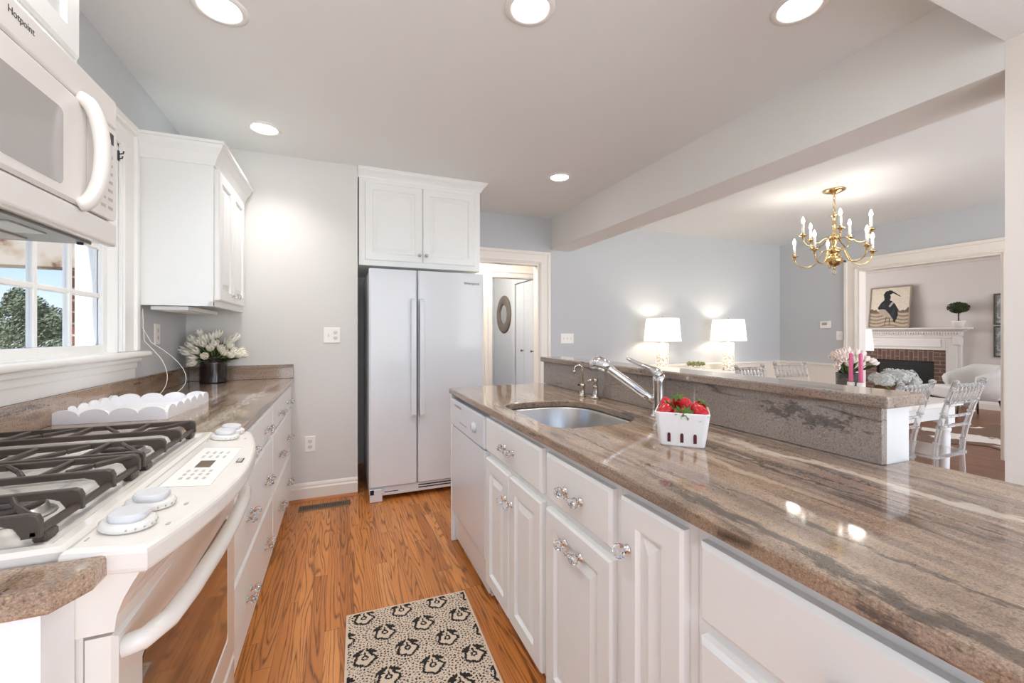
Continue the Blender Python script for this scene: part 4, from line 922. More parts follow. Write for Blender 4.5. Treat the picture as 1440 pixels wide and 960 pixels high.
# recessed lights; the last one is an unseen extra added as fill
for lab, x, y in (('recessed ceiling light nearest the microwave', -0.435, 1.96), ('recessed ceiling light at the top centre of the picture', 0.689, 1.50), ('recessed ceiling light in front of the wall cabinet over the tulips', -0.435, 3.01), ('recessed ceiling light between the refrigerator cabinet and the beam', 1.658, 3.035), ('recessed ceiling light at the top edge next to the beam', 1.659, 1.10), ('recessed ceiling light added as unseen fill above the range', -0.435, 0.80)):
    T = thing('recessed_light', 'lit round white '+lab, 'light', (x, y, ZC), group='recessed lights in the kitchen ceiling')
    b = BM(); lathe(b, [(0.098, ZC-0.0005), (0.097, ZC-0.006), (0.078, ZC-0.008), (0.072, ZC-0.004), (0.071, ZC-0.0005)], c=(x, y, 0), seg=40, cap=False); obj('trim_ring', b, mat('white_light_trim', (238, 236, 232), 0.4), T)
    b = BM(); lathe(b, [(0.0715, ZC-0.0008), (0.070, ZC-0.003), (0.02, ZC-0.0035), (0.001, ZC-0.0035)], c=(x, y, 0), seg=40); obj('lens', b, m_led, T)
    l = bpy.data.lights.new('recessed_light_lamp', 'SPOT'); l.energy = 22; l.spot_size = math.radians(128); l.spot_blend = 1.0; l.shadow_soft_size = 0.07; l.color = (1, 0.99, 0.97)
    lo = bpy.data.objects.new('recessed_light_lamp', l); COL.objects.link(lo); lo.location = (x, y, ZC-0.03)

# ================================================================== LEFT COUNTER THINGS
VX, VY = -0.765, 3.30
T = tag(obj('vase', lathe(BM(), [(0.06, 0.8965), (0.078, 0.899)]+[(0.080-0.005*(k % 2), 0.902+k*0.0068) for k in range(20)]+[(0.074, 1.04), (0.062, 1.052), (0.056, 1.06), (0.060, 1.07), (0.056, 1.071), (0.052, 1.06), (0.05, 0.92), (0.001, 0.92)], c=(VX, VY, 0), seg=36), mat('black_glazed_ceramic', (38, 28, 26), 0.15, coat=0.6)), 'black ribbed vase of white tulips in the counter corner', 'vase')
def tulip_proto(name, petal, label, group, hs=1.2):
    T = thing(name, label, 'tulip', (0, 0, 0), local=True, group=group)
    b = BM(); L_ = 0.16
    for k in range(6):
        a = k*PI/3; R = Matrix.Translation((0, 0, L_)) @ Matrix.Rotation(a, 4, 'Z'); inner = k % 2; t = BM(); rows = []
        for i in range(7):
            f = i/6; z = 0.052*hs*f; rr = (0.0185 if inner else 0.0205)*hs*math.sin(min(1, f*1.25+0.12)*PI*0.5+max(0, f-0.55)*1.5)*(1 if f < 0.99 else 0.5); hw = 0.62*(1-max(0, f-0.45)/0.55*0.92) if i else 0.62
            rows.append([t.verts.new((rr*math.cos(q*hw), rr*math.sin(q*hw), z)) for q in (-1, -0.5, 0, 0.5, 1)])
        for A, B in zip(rows, rows[1:]):
            for q in range(4): t.faces.new((A[q], A[q+1], B[q+1], B[q]))
        bmesh.ops.recalc_face_normals(t, faces=t.faces); bmesh.ops.solidify(t, geom=t.faces[:], thickness=0.0012); merge(b, t, True, R)
    obj('flower', b, petal, T)
    b = BM(); tube(b, [(0, 0, -0.02), (0, 0, 0.06), (0, 0, L_+0.004)], 0.0032, 7); obj('stem', b, m_stem, T)
    b = BM(); t = BM(); A = []
    for i in range(7):
        f = i/6; w = 0.013*math.sin(PI*min(1, f*0.9+0.1)); p = (0.006+0.03*f*f, 0, 0.02+0.125*f)
        A.append([t.verts.new((p[0]+abs(q)*0.003, q*w, p[2])) for q in (-1, 0, 1)])
    for P, Q in zip(A, A[1:]):
        for q in range(2): t.faces.new((P[q], P[q+1], Q[q+1], Q[q]))
    bmesh.ops.solidify(t, geom=t.faces[:], thickness=0.001); merge(b, t, True); obj('leaf', b, m_leaf, T)
    return T
def bouquet(proto, base, R0, heads, labfn, group, sc=1.0, L_=0.185):
    """heads: (dx, dy, dz) of the flower tip seen from the vase mouth"""
    for i, h in enumerate(heads):
        d = Vector(h); tip = Vector(base)+d; st = Vector(base)+Vector((d.x, d.y, 0))*0.18+Vector((0, 0, -0.0)); ax = (tip-st); n = ax.length; ax.normalize()
        start = tip-ax*(0.185*sc)
        q = ax.to_track_quat('Z', 'Y'); e = (q.to_matrix() @ Matrix.Rotation(i*2.4, 3, 'Z')).to_euler()
        r = proto if i == 0 else dup(proto, (0, 0, 0), group=group)
        r.location = start; r.rotation_euler = e; r.scale = (sc,)*3; r['label'] = labfn(i, h)
pw = tulip_proto('white_tulip', m_petalw, '', 'white tulips in the black vase')
def px_head(px, py, dy, base):   # flower tip at a photo pixel on the plane y = base.y + dy
    s_, c_ = math.sin(math.atan(242/593)), math.cos(math.atan(242/593)); a = (px-720)/593; q = (469-py)/593
    r = (s_+a*c_, c_-a*s_, q); k = (base[1]+dy)/r[1]; return (r[0]*k-base[0], dy, 1.215+r[2]*k-base[2])
vb = (VX, VY, 1.045)
pix = [(281, 469, .0), (287, 476, -.05), (297, 474, .02), (304, 471, .03), (307, 470, .04), (271, 478, -.02), (279, 482, -.07), (269, 486, -.04), (286, 484, -.08), (276, 494, -.08), (258, 493, -.02), (264, 496, -.06), (296, 490, -.10), (302, 484, -.08), (310, 491, -.09), (314, 496, -.10), (289, 501, -.11), (272, 503, -.05), (272, 510, -.09), (325, 479, -.03), (331, 475, -.02), (322, 487, -.06), (327, 494, -.05), (323, 499, -.09), (333, 498, -.06), (338, 494, -.02), (342, 499, -.04), (318, 482, .02), (292, 480, .03)]
words = ['at the back', 'leaning left', 'facing the viewer', 'leaning right']
def where(h):
    lr = 'far left' if h[0] < -.13 else 'left' if h[0] < -.04 else 'middle' if h[0] < .05 else 'right' if h[0] < .13 else 'far right'
    ud = 'low' if h[2] < .05 else 'mid height' if h[2] < .11 else 'high'
    fb = 'front' if h[1] < -.06 else 'back' if h[1] > .0 else 'centre'
    return lr, ud, fb
def rank_labels(heads, colour, vase):
    order = sorted(range(len(heads)), key=lambda i: heads[i][0]); out = {}
    ords = ['first', 'second', 'third', 'fourth', 'fifth', 'sixth', 'seventh', 'eighth', 'ninth', 'tenth', 'eleventh', 'twelfth', 'thirteenth', 'fourteenth', 'fifteenth']
    n = len(order)
    for k, i in enumerate(order):
        lr, ud, fb = where(heads[i])
        if k < n/2: out[i] = f'{colour} tulip, {ords[k]} from the left in {vase}, {ud} in the bunch'
        else: out[i] = f'{colour} tulip, {ords[n-1-k]} from the right in {vase}, {ud} in the bunch'
    return out
heads = [px_head(px, py, dy, vb) for px, py, dy in pix]
RL = rank_labels(heads, 'white', 'the black vase')
bouquet(pw, vb, 0, heads, lambda i, h: RL[i], 'white tulips in the black vase')
b = BM(); rg = random.Random(9)
for k in range(46):
    a = rg.uniform(0, 2*PI); tl = rg.uniform(0.2, 0.95); L2 = rg.uniform(0.07, 0.13); t = BM(); A = []
    for i in range(5):
        f = i/4; w = 0.009*math.sin(PI*(f*0.9+0.08)); A.append([t.verts.new((q*w, 0.012+f*L2*math.sin(tl)+0.0, f*L2*math.cos(tl))) for q in (-1, 1)])
    for P, Q in zip(A, A[1:]): t.faces.new((P[0], P[1], Q[1], Q[0]))
    merge(b, t, True, Matrix.Translation((VX, VY, 1.055)) @ Matrix.Rotation(a, 4, 'Z'))
fo = tag(obj('foliage', b, m_leaf), 'green leaves between the white tulips in the black vase', 'leaves', kind='stuff')
# scalloped tray
T = thing('tray', 'white scalloped edge tray on the left counter behind the range', 'tray', (-0.757, 2.17, 0.8965), math.radians(-3.0), local=True)
tw, tl = 0.168, 0.215
b = BM(); box(b, (-tw, -tl, 0.0), (tw, tl, 0.008), 0.002); obj('base', b, mat('tray_white', (240, 240, 242), 0.45), T)
def scal(L_, n, base=0.026, r=0.024):
    pts = [(-L_, 0.0), (L_, 0.0), (L_, base)]
    w = 2*L_/n
    for k in range(n-1, -1, -1):
        cx = -L_+w*(k+.5)
        for q in range(9):
            a = PI*q/8; pts.append((cx+w/2*math.cos(a)*0.985, base+r*math.sin(a)))
    pts.append((-L_, base)); return pts
for nm, M, L2, n in (('side', Matrix.Translation((0, -tl, 0)), tw, 4), ('side', Matrix.Translation((0, tl, 0)), tw, 4), ('side', Matrix.Translation((-tw, 0, 0)) @ Matrix.Rotation(PI/2, 4, 'Z'), tl, 6), ('side', Matrix.Translation((tw, 0, 0)) @ Matrix.Rotation(PI/2, 4, 'Z'), tl, 6)):
    b = BM(); prism(b, scal(L2, n), -0.006, 0.006, 'XZ', M=M); obj('scalloped_side', b, mat('tray_white', (240, 240, 242), 0.45), T)
# cords
def cord(label, pts): tag(obj('cord', tube(BM(), pts, 0.0016, 6), mat('cord_white', (240, 238, 232), 0.5)), label, 'cord')
cord('white cord looping down from the window casing, nearer strand', [(XL+0.03, 2.66, 1.34), (XL+0.035, 2.655, 1.25), (XL+0.04, 2.65, 1.18), (XL+0.10, 2.655, 1.10)]+bez((XL+0.10, 2.655, 1.10), (-0.80, 2.66, 1.02), (-0.80, 2.64, 0.93), (-0.85, 2.60, 0.899), 10)[1:])
cord('white cord looping down under the wall cabinet, farther strand', [(XL+0.012, 2.70, 1.33), (XL+0.014, 2.70, 1.25), (XL+0.05, 2.705, 1.17)]+bez((XL+0.05, 2.705, 1.17), (-0.73, 2.74, 1.04), (-0.72, 2.72, 0.94), (-0.80, 2.66, 0.899), 10)[1:])
# ================================================================== DINING ROOM
# table
T = thing('dining_table', 'white dining table with turned legs beyond the bar', 'table', (3.35, 2.02, 0))
tx0, tx1, ty0, ty1 = 2.72, 3.95, 1.50, 2.54
b = BM(); box(b, (tx0, ty0, 0.725), (tx1, ty1, 0.76), 0.008, 3); obj('tabletop', b, mat('white_table_top', (240, 234, 228), 0.3), T)
m_tab = mat('white_table_paint', (242, 241, 240), 0.4)
b = BM(); i = 0.05
box(b, (tx0+i, ty0+i, 0.635), (tx1-i, ty0+i+0.02, 0.7245)); box(b, (tx0+i, ty1-i-0.02, 0.635), (tx1-i, ty1-i, 0.7245)); box(b, (tx0+i, ty0+i+0.02, 0.635), (tx0+i+0.02, ty1-i-0.02, 0.7245)); box(b, (tx1-i-0.02, ty0+i+0.02, 0.635), (tx1-i, ty1-i-0.02, 0.7245)); obj('apron', b, m_tab, T)
for x in (tx0+0.075, tx1-0.075):
    for y in (ty0+0.075, ty1-0.075):
        b = BM(); box(b, (x-0.042, y-0.042, 0.60), (x+0.042, y+0.042, 0.7244), 0.004); lathe(b, [(0.02, 0.001), (0.022, 0.03), (0.03, 0.35), (0.034, 0.52), (0.030, 0.535), (0.038, 0.55), (0.038, 0.565), (0.03, 0.575), (0.036, 0.60)], c=(x, y, 0), seg=20); obj('leg', b, m_tab, T)
# clear chiavari chairs
def make_chair(label):
    T = thing('dining_chair', label, 'chair', (0, 0, 0), local=True, group='clear acrylic chairs round the dining table')
    def ring_tube(bm, pts, r, nodes=()):
        tube(bm, pts, r, 10)
        for p in nodes:
            p = Vector(p); lathe(bm, [(r*0.9, -0.008), (r*1.35, -0.004), (r*1.35, 0.004), (r*0.9, 0.008)], c=p, seg=12)
    def backp(s, z):
        f = (z-0.44)/0.48; return (s*(0.158+0.010*f), -0.185-0.10*max(0, f)**1.6, z)
    for s in (-1, 1):
        b = BM(); zs = [0.44+0.48*k/8 for k in range(9)]
        pts = [(s*0.175, -0.225, 0.001), (s*0.170, -0.20, 0.15), (s*0.166, -0.188, 0.30)]+[backp(s, z) for z in zs]
        ring_tube(b, pts, 0.0145, [backp(s, z) for z in (0.53, 0.63, 0.72, 0.80, 0.87)]+[(s*0.170, -0.20, 0.15), (s*0.167, -0.19, 0.27)])
        lathe(b, [(0.015, -0.004), (0.019, 0), (0.017, 0.010), (0.006, 0.016)], c=backp(s, 0.92), seg=12); obj('leg', b, m_acryl, T)
        b = BM(); ring_tube(b, [(s*0.19, 0.195, 0.001), (s*0.188, 0.19, 0.2), (s*0.185, 0.185, 0.43)], 0.0145, [(s*0.188, 0.19, 0.15), (s*0.187, 0.188, 0.27)]); obj('leg', b, m_acryl, T)
    b = BM(); prism(b, rrect(-0.2, 0.2, -0.205, 0.205, (0.03,)*4, 4), 0.43, 0.455, bev=0.006); obj('seat', b, m_acryl, T)
    for z, r in ((0.90, 0.0125), (0.79, 0.011), (0.70, 0.0095), (0.635, 0.0095)):
        b = BM(); A, B = Vector(backp(-1, z)), Vector(backp(1, z)); mid = (A+B)/2+Vector((0, -0.018, 0))
        pts = [A*(1-t)**2+mid*2*t*(1-t)+B*t*t for t in [k/8 for k in range(9)]]; tube(b, pts, r, 10)
        for k in range(1, 8):
            if k % 2 == 0: lathe(b, [(r*0.9, -0.006), (r*1.4, 0), (r*0.9, 0.006)], c=pts[k], seg=10, M=None)
        obj('back_rail', b, m_acryl, T)
    for k in range(7):
        t = (k+1)/8; b = BM()
        P = lambda z: (Vector(backp(-1, z))*(1-t)+Vector(backp(1, z))*t)+Vector((0, -0.018*2*t*(1-t), 0))
        pts = [P(0.79), P(0.845), P(0.90)]; tube(b, pts, [0.007, 0.0095, 0.007], 8); lathe(b, [(0.008, -0.006), (0.012, 0), (0.008, 0.006)], c=pts[1], seg=8); obj('spindle', b, m_acryl, T)
    for z in (0.15, 0.27):
        for p, q in (((-0.170, -0.20), (0.170, -0.20)), ((-0.188, 0.19), (0.188, 0.19)), ((-0.170, -0.20), (-0.188, 0.19)), ((0.170, -0.20), (0.188, 0.19))):
            if z == 0.27 and p[1] == 0.19 and q[1] == 0.19: continue
            b = BM(); tube(b, [(p[0], p[1], z), ((p[0]+q[0])/2, (p[1]+q[1])/2, z), (q[0], q[1], z)], 0.0095, 8); obj('stretcher', b, m_acryl, T)
    return T
ch = make_chair('clear acrylic chair just past the bar top end, left of the pair seen from behind')
ch.location = (3.185, 1.70, 0)
dup(ch, (3.615, 1.63, 0), 0, 'clear acrylic chair at the white table leg, right of the pair seen from behind')
dup(ch, (3.435, 2.44, 0), PI, 'clear acrylic dining chair on the far side of the table, below the right-hand lamp')
dup(ch, (4.15, 2.62, 0), PI-math.radians(14), 'clear acrylic chair on the far side of the table, left of the tulips')
# tulips, candles and hydrangeas on the table
TX, TY = 3.60, 2.02
b = BM(); lathe(b, [(0.055, 0.7605), (0.07, 0.763), (0.073, 0.83), (0.075, 0.915), (0.07, 0.915), (0.068, 0.83), (0.062, 0.775), (0.001, 0.772)], c=(TX, TY, 0), seg=28); tag(obj('vase', b, mat('smoky_glass', (150, 146, 140), 0.05, trans=0.7)), 'smoky glass vase of pink tulips on the dining table', 'vase')
pt = tulip_proto('pink_tulip', m_petalp, '', 'blush tulips in the glass vase')
vb2 = (TX, TY, 0.905)
pix2 = [(1171, 503, 0), (1174, 499, -.02), (1180, 496, .02), (1186, 495, .0), (1192, 493, .03), (1181, 503, -.06), (1186, 506, -.08), (1180, 510, -.06), (1190, 502, -.04), (1178, 517, -.08), (1194, 499, .0), (1200, 497, .03), (1205, 496, .01), (1213, 498, .02), (1209, 505, -.04), (1218, 505, -.01), (1226, 508, -.03), (1230, 511, -.02), (1193, 512, -.08), (1202, 507, -.07)]
heads2 = [px_head(px, py, dy, vb2) for px, py, dy in pix2]
RL2 = rank_labels(heads2, 'blush pink', 'the glass vase')
bouquet(pt, vb2, 0, heads2, lambda i, h: RL2[i], 'blush tulips in the glass vase', 0.95)
b = BM(); rg = random.Random(4)
for k in range(30):
    a = rg.uniform(0, 2*PI); tl = rg.uniform(0.3, 1.3); L2 = rg.uniform(0.07, 0.13); t = BM(); A = []
    for i in range(5):
        f = i/4; w = 0.011*math.sin(PI*(f*0.9+0.08)); A.append([t.verts.new((q*w, 0.012+f*L2*math.sin(tl), f*L2*math.cos(tl))) for q in (-1, 1)])
    for P, Q in zip(A, A[1:]): t.faces.new((P[0], P[1], Q[1], Q[0]))
    merge(b, t, True, Matrix.Translation((TX, TY, 0.905)) @ Matrix.Rotation(a, 4, 'Z'))
tag(obj('foliage', b, m_leaf), 'green leaves between the pink tulips on the dining table', 'leaves', kind='stuff')
m_pink = mat('pink_candle_wax', (232, 118, 160), 0.4)
for lab, x, y in (('left of the pair', 3.165, 1.755), ('right of the pair', 3.17, 1.70)):
    b = BM(); lathe(b, [(0.035, 0.7605), (0.035, 0.768), (0.012, 0.78), (0.009, 0.82), (0.012, 0.86), (0.022, 0.875), (0.02, 0.892), (0.012, 0.893)], c=(x, y, 0), seg=20); tag(obj('candle_holder', b, mat('white_ceramic', (240, 238, 236), 0.35)), f'white candle holder on the dining table, {lab}', 'candle holder', 'white candle holders on the dining table')
    b = BM(); lathe(b, [(0.0125, 0.893), (0.0115, 1.08), (0.004, 1.086)], c=(x, y, 0), seg=16); c = tag(obj('candle', b, m_pink), f'tall pink taper candle on the dining table, {lab}', 'candle', 'pink candles on the dining table')
    b = BM(); tube(b, [(x, y, 1.084), (x, y, 1.094)], 0.001, 5); obj('wick', b, m_dgrey, c)
HX, HY_ = 3.63, 1.74
b = BM(); lathe(b, [(0.06, 0.7605), (0.085, 0.765), (0.105, 0.82), (0.11, 0.85), (0.10, 0.85), (0.09, 0.80), (0.001, 0.79)], c=(HX, HY_, 0), seg=28); tag(obj('bowl', b, mat('brown_bowl', (104, 78, 54), 0.6, bump=0.5, bscale=120)), 'brown bowl of white hydrangeas on the dining table', 'bowl')
m_hyd = mat('hydrangea_petal', (206, 208, 204), 0.6)
def hydrangea(c, r, label, seed):
    rg = random.Random(seed); b = BM(); n = 110
    for k in range(n):
        z = 1-2*(k+.5)/n
        if z < -0.55: continue
        a = k*2.39996; q = Vector((math.sqrt(1-z*z)*math.cos(a), math.sqrt(1-z*z)*math.sin(a), z)); p = Vector(c)+q*r*rg.uniform(0.92, 1.04)
        n_ = (q+Vector((rg.gauss(0, .35), rg.gauss(0, .35), rg.gauss(0, .35)))).normalized(); u = n_.orthogonal().normalized(); u = Matrix.Rotation(rg.uniform(0, 6), 3, n_) @ u; w = n_.cross(u); t = BM(); s_ = r*0.17
        cv = t.verts.new(p)
        for d in (u, w, -u, -w):
            e_ = n_.cross(d); v = [t.verts.new(p+d*s_*0.6+e_*s_*0.5+n_*s_*0.25), t.verts.new(p+d*s_*1.15+n_*s_*0.1), t.verts.new(p+d*s_*0.6-e_*s_*0.5+n_*s_*0.25)]; t.faces.new([cv]+v)
        merge(b, t)
    lathe(b, [(r*0.3, -r*0.6), (r*0.75, -r*0.4), (r*0.86, 0), (r*0.6, r*0.6), (0.002, r*0.85)], c=c, seg=14)
    o = obj('hydrangea', b, m_hyd); tag(o, label, 'hydrangea', 'white hydrangeas in the brown bowl')
    b = BM(); tube(b, [(c[0], c[1], c[2]-r*0.5), ((c[0]+HX)/2, (c[1]+HY_)/2, 0.83), (HX+(c[0]-HX)*0.2, HY_+(c[1]-HY_)*0.2, 0.80)], 0.004, 6); obj('stem', b, m_stem, o)
for lab, px, py, dy, r in (('white hydrangea head farthest left in the bowl, half hidden', 1232, 532, 0.05, 0.048), ('large white hydrangea head at the front left of the bowl', 1244, 535, -0.05, 0.064), ('large white hydrangea head in the middle of the bowl', 1265, 531, -0.04, 0.066), ('white hydrangea head standing at the back of the bowl', 1252, 527, 0.06, 0.056), ('white hydrangea head at the back right of the bowl', 1278, 530, 0.03, 0.06), ('white hydrangea head farthest right in the bowl', 1285, 537, -0.02, 0.05)):
    h = px_head(px, py, dy, (HX, HY_, 0)); hydrangea((HX+h[0], HY_+h[1], h[2]), r*0.86, lab, px)
# console with two lamps
T = thing('console_table', 'white console table against the blue dining room wall under the two lamps', 'table', (4.02, 3.95, 0))
b = BM(); box(b, (3.10, 3.74, 0.715), (4.98, 4.16, 0.745), 0.006); obj('tabletop', b, m_tab, T)
b = BM(); box(b, (3.16, 3.78, 0.62), (4.92, 4.13, 0.7145)); obj('apron', b, m_tab, T)
for x in (3.19, 4.89):
    for y in (3.81, 4.10): b = BM(); box(b, (x-0.025, y-0.025, 0.001), (x+0.025, y+0.025, 0.6195), 0.004); obj('leg', b, m_tab, T)
msh, N, L, bs = newmat('shell_mosaic'); t = N.new('ShaderNodeTexCoord'); vo = N.new('ShaderNodeTexVoronoi'); vo.inputs['Scale'].default_value = 70; L.new(t.outputs['Object'], vo.inputs['Vector'])
sp = N.new('ShaderNodeSeparateColor'); L.new(vo.outputs['Color'], sp.inputs[0]); L.new(ramp(N, L, sp.outputs[0], [(0.0, lin(160, 146, 130)), (0.25, lin(206, 198, 188)), (0.6, lin(236, 230, 222)), (1, lin(250, 246, 240))]), bs.inputs['Base Color']); bs.inputs['Roughness'].default_value = 0.35
for lab, x in (('left of the two table lamps with a white drum shade and shell mosaic column', 3.535), ('right of the two table lamps with a white drum shade and shell mosaic column', 4.60)):
    y = 3.95; T = thing('table_lamp', lab, 'lamp', (x, y, 0.745), group='pair of table lamps on the console')
    b = BM(); lathe(b, [(0.075, 0.7455), (0.075, 0.755), (0.070, 0.757), (0.070, 1.095), (0.060, 1.10)], c=(x, y, 0), seg=32); obj('base', b, msh, T)
    b = BM(); lathe(b, [(0.02, 1.10), (0.018, 1.115), (0.01, 1.12), (0.01, 1.19), (0.004, 1.20)], c=(x, y, 0), seg=14); tube(b, [(x, y, 1.2), (x, y, 1.40)], 0.003, 6); lathe(b, [(0.008, 1.395), (0.011, 1.405), (0.005, 1.418)], c=(x, y, 0), seg=12); obj('stem', b, m_nickel, T)
    b = BM(); lathe(b, [(0.212, 1.125), (0.186, 1.395), (0.184, 1.395), (0.210, 1.125)], c=(x, y, 0), seg=44, cap=False); tube(b, [(x-0.186, y, 1.39), (x+0.186, y, 1.39)], 0.002, 6); obj('shade', b, m_shade, T)
    l = bpy.data.lights.new('table_lamp_bulb', 'POINT'); l.energy = 3.2; l.shadow_soft_size = 0.035; l.color = (1, 0.93, 0.82); lo = bpy.data.objects.new('table_lamp_bulb', l); COL.objects.link(lo); lo.location = (x, y, 1.255)
T = thing('succulent', 'small green succulent plant on the console between the lamps', 'plant', (4.05, 3.95, 0.745))
b = BM(); lathe(b, [(0.05, 0.7455), (0.065, 0.75), (0.075, 0.80), (0.068, 0.80), (0.06, 0.785), (0.001, 0.785)], c=(4.05, 3.95, 0), seg=20); obj('pot', b, m_candlew, T)
b = BM(); rg = random.Random(2)
for k in range(60):
    a = rg.uniform(0, 2*PI); el = rg.uniform(0.2, 1.5); r = rg.uniform(0.03, 0.10); p = Vector((4.05+r*math.cos(a)*1.2, 3.95+r*math.sin(a)*0.6, 0.80+0.05*math.sin(el)))
    lathe(b, [(0.004, 0), (0.012, 0.012), (0.011, 0.02), (0.002, 0.032)], seg=7, M=Matrix.Translation(p) @ Matrix.Rotation(a, 4, 'Z') @ Matrix.Rotation(rg.uniform(0.2, 1.0), 4, 'Y'))
obj('leaves', b, mat('succulent_green', (150, 152, 104), 0.5, var=0.25, bscale=30), T)

# chandelier
CX, CY = 4.062, 2.385; rt = math.atan(242/593)
T = thing('chandelier', 'polished brass ten candle chandelier hanging over the dining table', 'chandelier', (CX, CY, ZC))
b = BM(); lathe(b, [(0.085, ZC-0.0005), (0.083, ZC-0.01), (0.06, ZC-0.022), (0.03, ZC-0.03), (0.012, ZC-0.04)], c=(CX, CY, 0), seg=28); obj('canopy', b, m_brass, T)
b = BM()
for k in range(6):
    z = ZC-0.045-k*0.030; R = Matrix.Translation((CX, CY, z)) @ Matrix.Rotation(PI/2*(k % 2), 4, 'Z')
    tube(b, [(0.009*math.cos(q), 0, 0.020*math.sin(q)) for q in [2*PI*i/12 for i in range(12)]], 0.0028, 6, closed=True, M=R)
obj('chain', b, m_brass, T)
b = BM(); lathe(b, [(0.006, 2.275), (0.02, 2.272), (0.035, 2.262), (0.012, 2.252), (0.01, 2.20), (0.016, 2.19), (0.012, 2.17), (0.012, 2.10), (0.028, 2.085), (0.040, 2.07), (0.028, 2.05), (0.018, 2.04), (0.03, 2.02), (0.016, 2.0), (0.018, 1.98), (0.045, 1.965), (0.055, 1.945), (0.04, 1.93), (0.025, 1.92), (0.05, 1.905), (0.068, 1.875), (0.062, 1.845), (0.035, 1.82), (0.012, 1.812), (0.008, 1.80), (0.01, 1.79), (0.002, 1.785)], c=(CX, CY, 0), seg=28); obj('column', b, m_brass, T)
b = BM(); tube(b, [(CX+0.027*math.cos(q), CY, 1.762+0.024*math.sin(q)) for q in [2*PI*i/16 for i in range(16)]], 0.0026, 6, closed=True, M=None); obj('ring', b, m_brass, T)
def ch_arm(ang, R_, zc, zroot, droop):
    M = Matrix.Translation((CX, CY, 0)) @ Matrix.Rotation(-rt+math.radians(ang), 4, 'Z')
    b = BM(); pts = bez((0.03, 0, zroot), (0.10, 0, zroot+0.04), (0.10, 0, zroot-0.04), (0.14, 0, zc-droop), 10)+bez((0.14, 0, zc-droop), (0.17, 0, zc-droop-0.045), (R_, 0, zc-droop-0.04), (R_, 0, zc), 10)[1:]
    tube(b, pts, 0.0052, 8, M=M); lathe(b, [(0.034, 0.012), (0.03, 0.006), (0.012, 0.002), (0.009, -0.02), (0.005, -0.03)], c=(R_, 0, zc), seg=20, M=M); lathe(b, [(0.012, 0.012), (0.016, 0.02), (0.013, 0.03)], c=(R_, 0, zc), seg=14, M=M); arm = obj('arm', b, m_brass, T)
    b = BM(); lathe(b, [(0.0105, 0.03), (0.0105, 0.115)], c=(R_, 0, zc), seg=14, M=M); obj('candle_sleeve', b, m_candlew, arm)
    b = BM(); lathe(b, [(0.006, 0.115), (0.013, 0.130), (0.0145, 0.142), (0.010, 0.160), (0.003, 0.178)], c=(R_, 0, zc), seg=14, M=M); obj('bulb', b, m_bulb, arm)
for k in range(5): ch_arm(-10-72*k, 0.30, 1.925, 1.95, 0.075)
for k in range(5): ch_arm(-46-72*k, 0.25, 2.085, 2.05, 0.06)
for a in (0, 120, 240):
    l = bpy.data.lights.new('chandelier_lamp', 'POINT'); l.energy = 2.2; l.shadow_soft_size = 0.05; l.color = (1, 0.93, 0.84); lo = bpy.data.objects.new('chandelier_lamp', l); COL.objects.link(lo); lo.location = (CX+0.3*math.cos(math.radians(a)), CY+0.3*math.sin(math.radians(a)), 2.16)

# ================================================================== LIVING ROOM BEYOND
T = thing('fireplace', 'white dentil mantel fireplace with a brick surround in the room beyond', 'fireplace', (9.5, 4.43, 0))
m_man = mat('white_mantel_paint', (228, 224, 219), 0.45); F0, F1 = 3.85, 5.05; xw = XV-0.0008
b = BM()
m_bj = brick_mat('brick_courses', (112, 86, 75), (98, 76, 67), (146, 130, 120), 'YZ', bw=0.2, rh=0.068)
box(b, (xw-0.05, 4.01-0.16, 0), (xw, 4.01, 0.93)); obj('brick_jamb', b, m_bj, T); b = BM(); box(b, (xw-0.05, 4.86, 0), (xw, 4.86+0.19, 0.93)); obj('brick_jamb', b, m_bj, T)
b = BM(); box(b, (xw-0.05, 4.0101, 0.73), (xw, 4.8599, 0.93)); obj('brick_lintel', b, brick_mat('brick_soldiers', (112, 86, 75), (98, 76, 67), (146, 130, 120), 'ZY', bw=0.2, rh=0.068), T)
b = BM(); box(b, (xw-0.012, 4.0105, 0), (xw, 4.8595, 0.729)); obj('firebox', b, m_black, T)
b = BM()
for ya, yb in ((F0-0.19, F0), (F1, F1+0.19)):
    box(b, (xw-0.07, ya, 0), (xw, yb, 1.16), 0.004); box(b, (xw-0.085, ya+0.0, 0), (xw-0.001, yb, 0.16), 0.006); box(b, (xw-0.085, ya+0.04, 0.22), (xw-0.02, yb-0.04, 1.05), 0.008); box(b, (xw-0.12, ya-0.01, 1.02), (xw, ya+0.09, 1.16), 0.02) if ya < 4 else None
box(b, (xw-0.07, F0, 0.931), (xw, F1, 1.16), 0.004); box(b, (xw-0.085, F0+0.06, 0.98), (xw-0.02, F1-0.06, 1.11), 0.008); box(b, (xw-0.09, F0-0.19, 1.14), (xw, F1+0.19, 1.18), 0.01)
obj('surround', b, m_man, T)
b = BM(); box(b, (xw-0.10, F0-0.2, 1.181), (xw, F1+0.2, 1.25))
for k in range(44): box(b, (xw-0.122, F0-0.19+k*0.036, 1.20), (xw-0.1, F0-0.172+k*0.036, 1.235))
obj('dentil_moulding', b, m_man, T)
b = BM(); molding(b, [(xw, F0-0.21), (xw-0.10, F0-0.21), (xw-0.10, F1+0.21), (xw, F1+0.21)][::-1], [(0, 1.2502), (0.02, 1.255), (0.06, 1.285), (0.085, 1.29), (0, 1.29)]); box(b, (xw-0.21, F0-0.32, 1.2902), (xw, F1+0.32, 1.318), 0.006); obj('shelf', b, m_man, T)
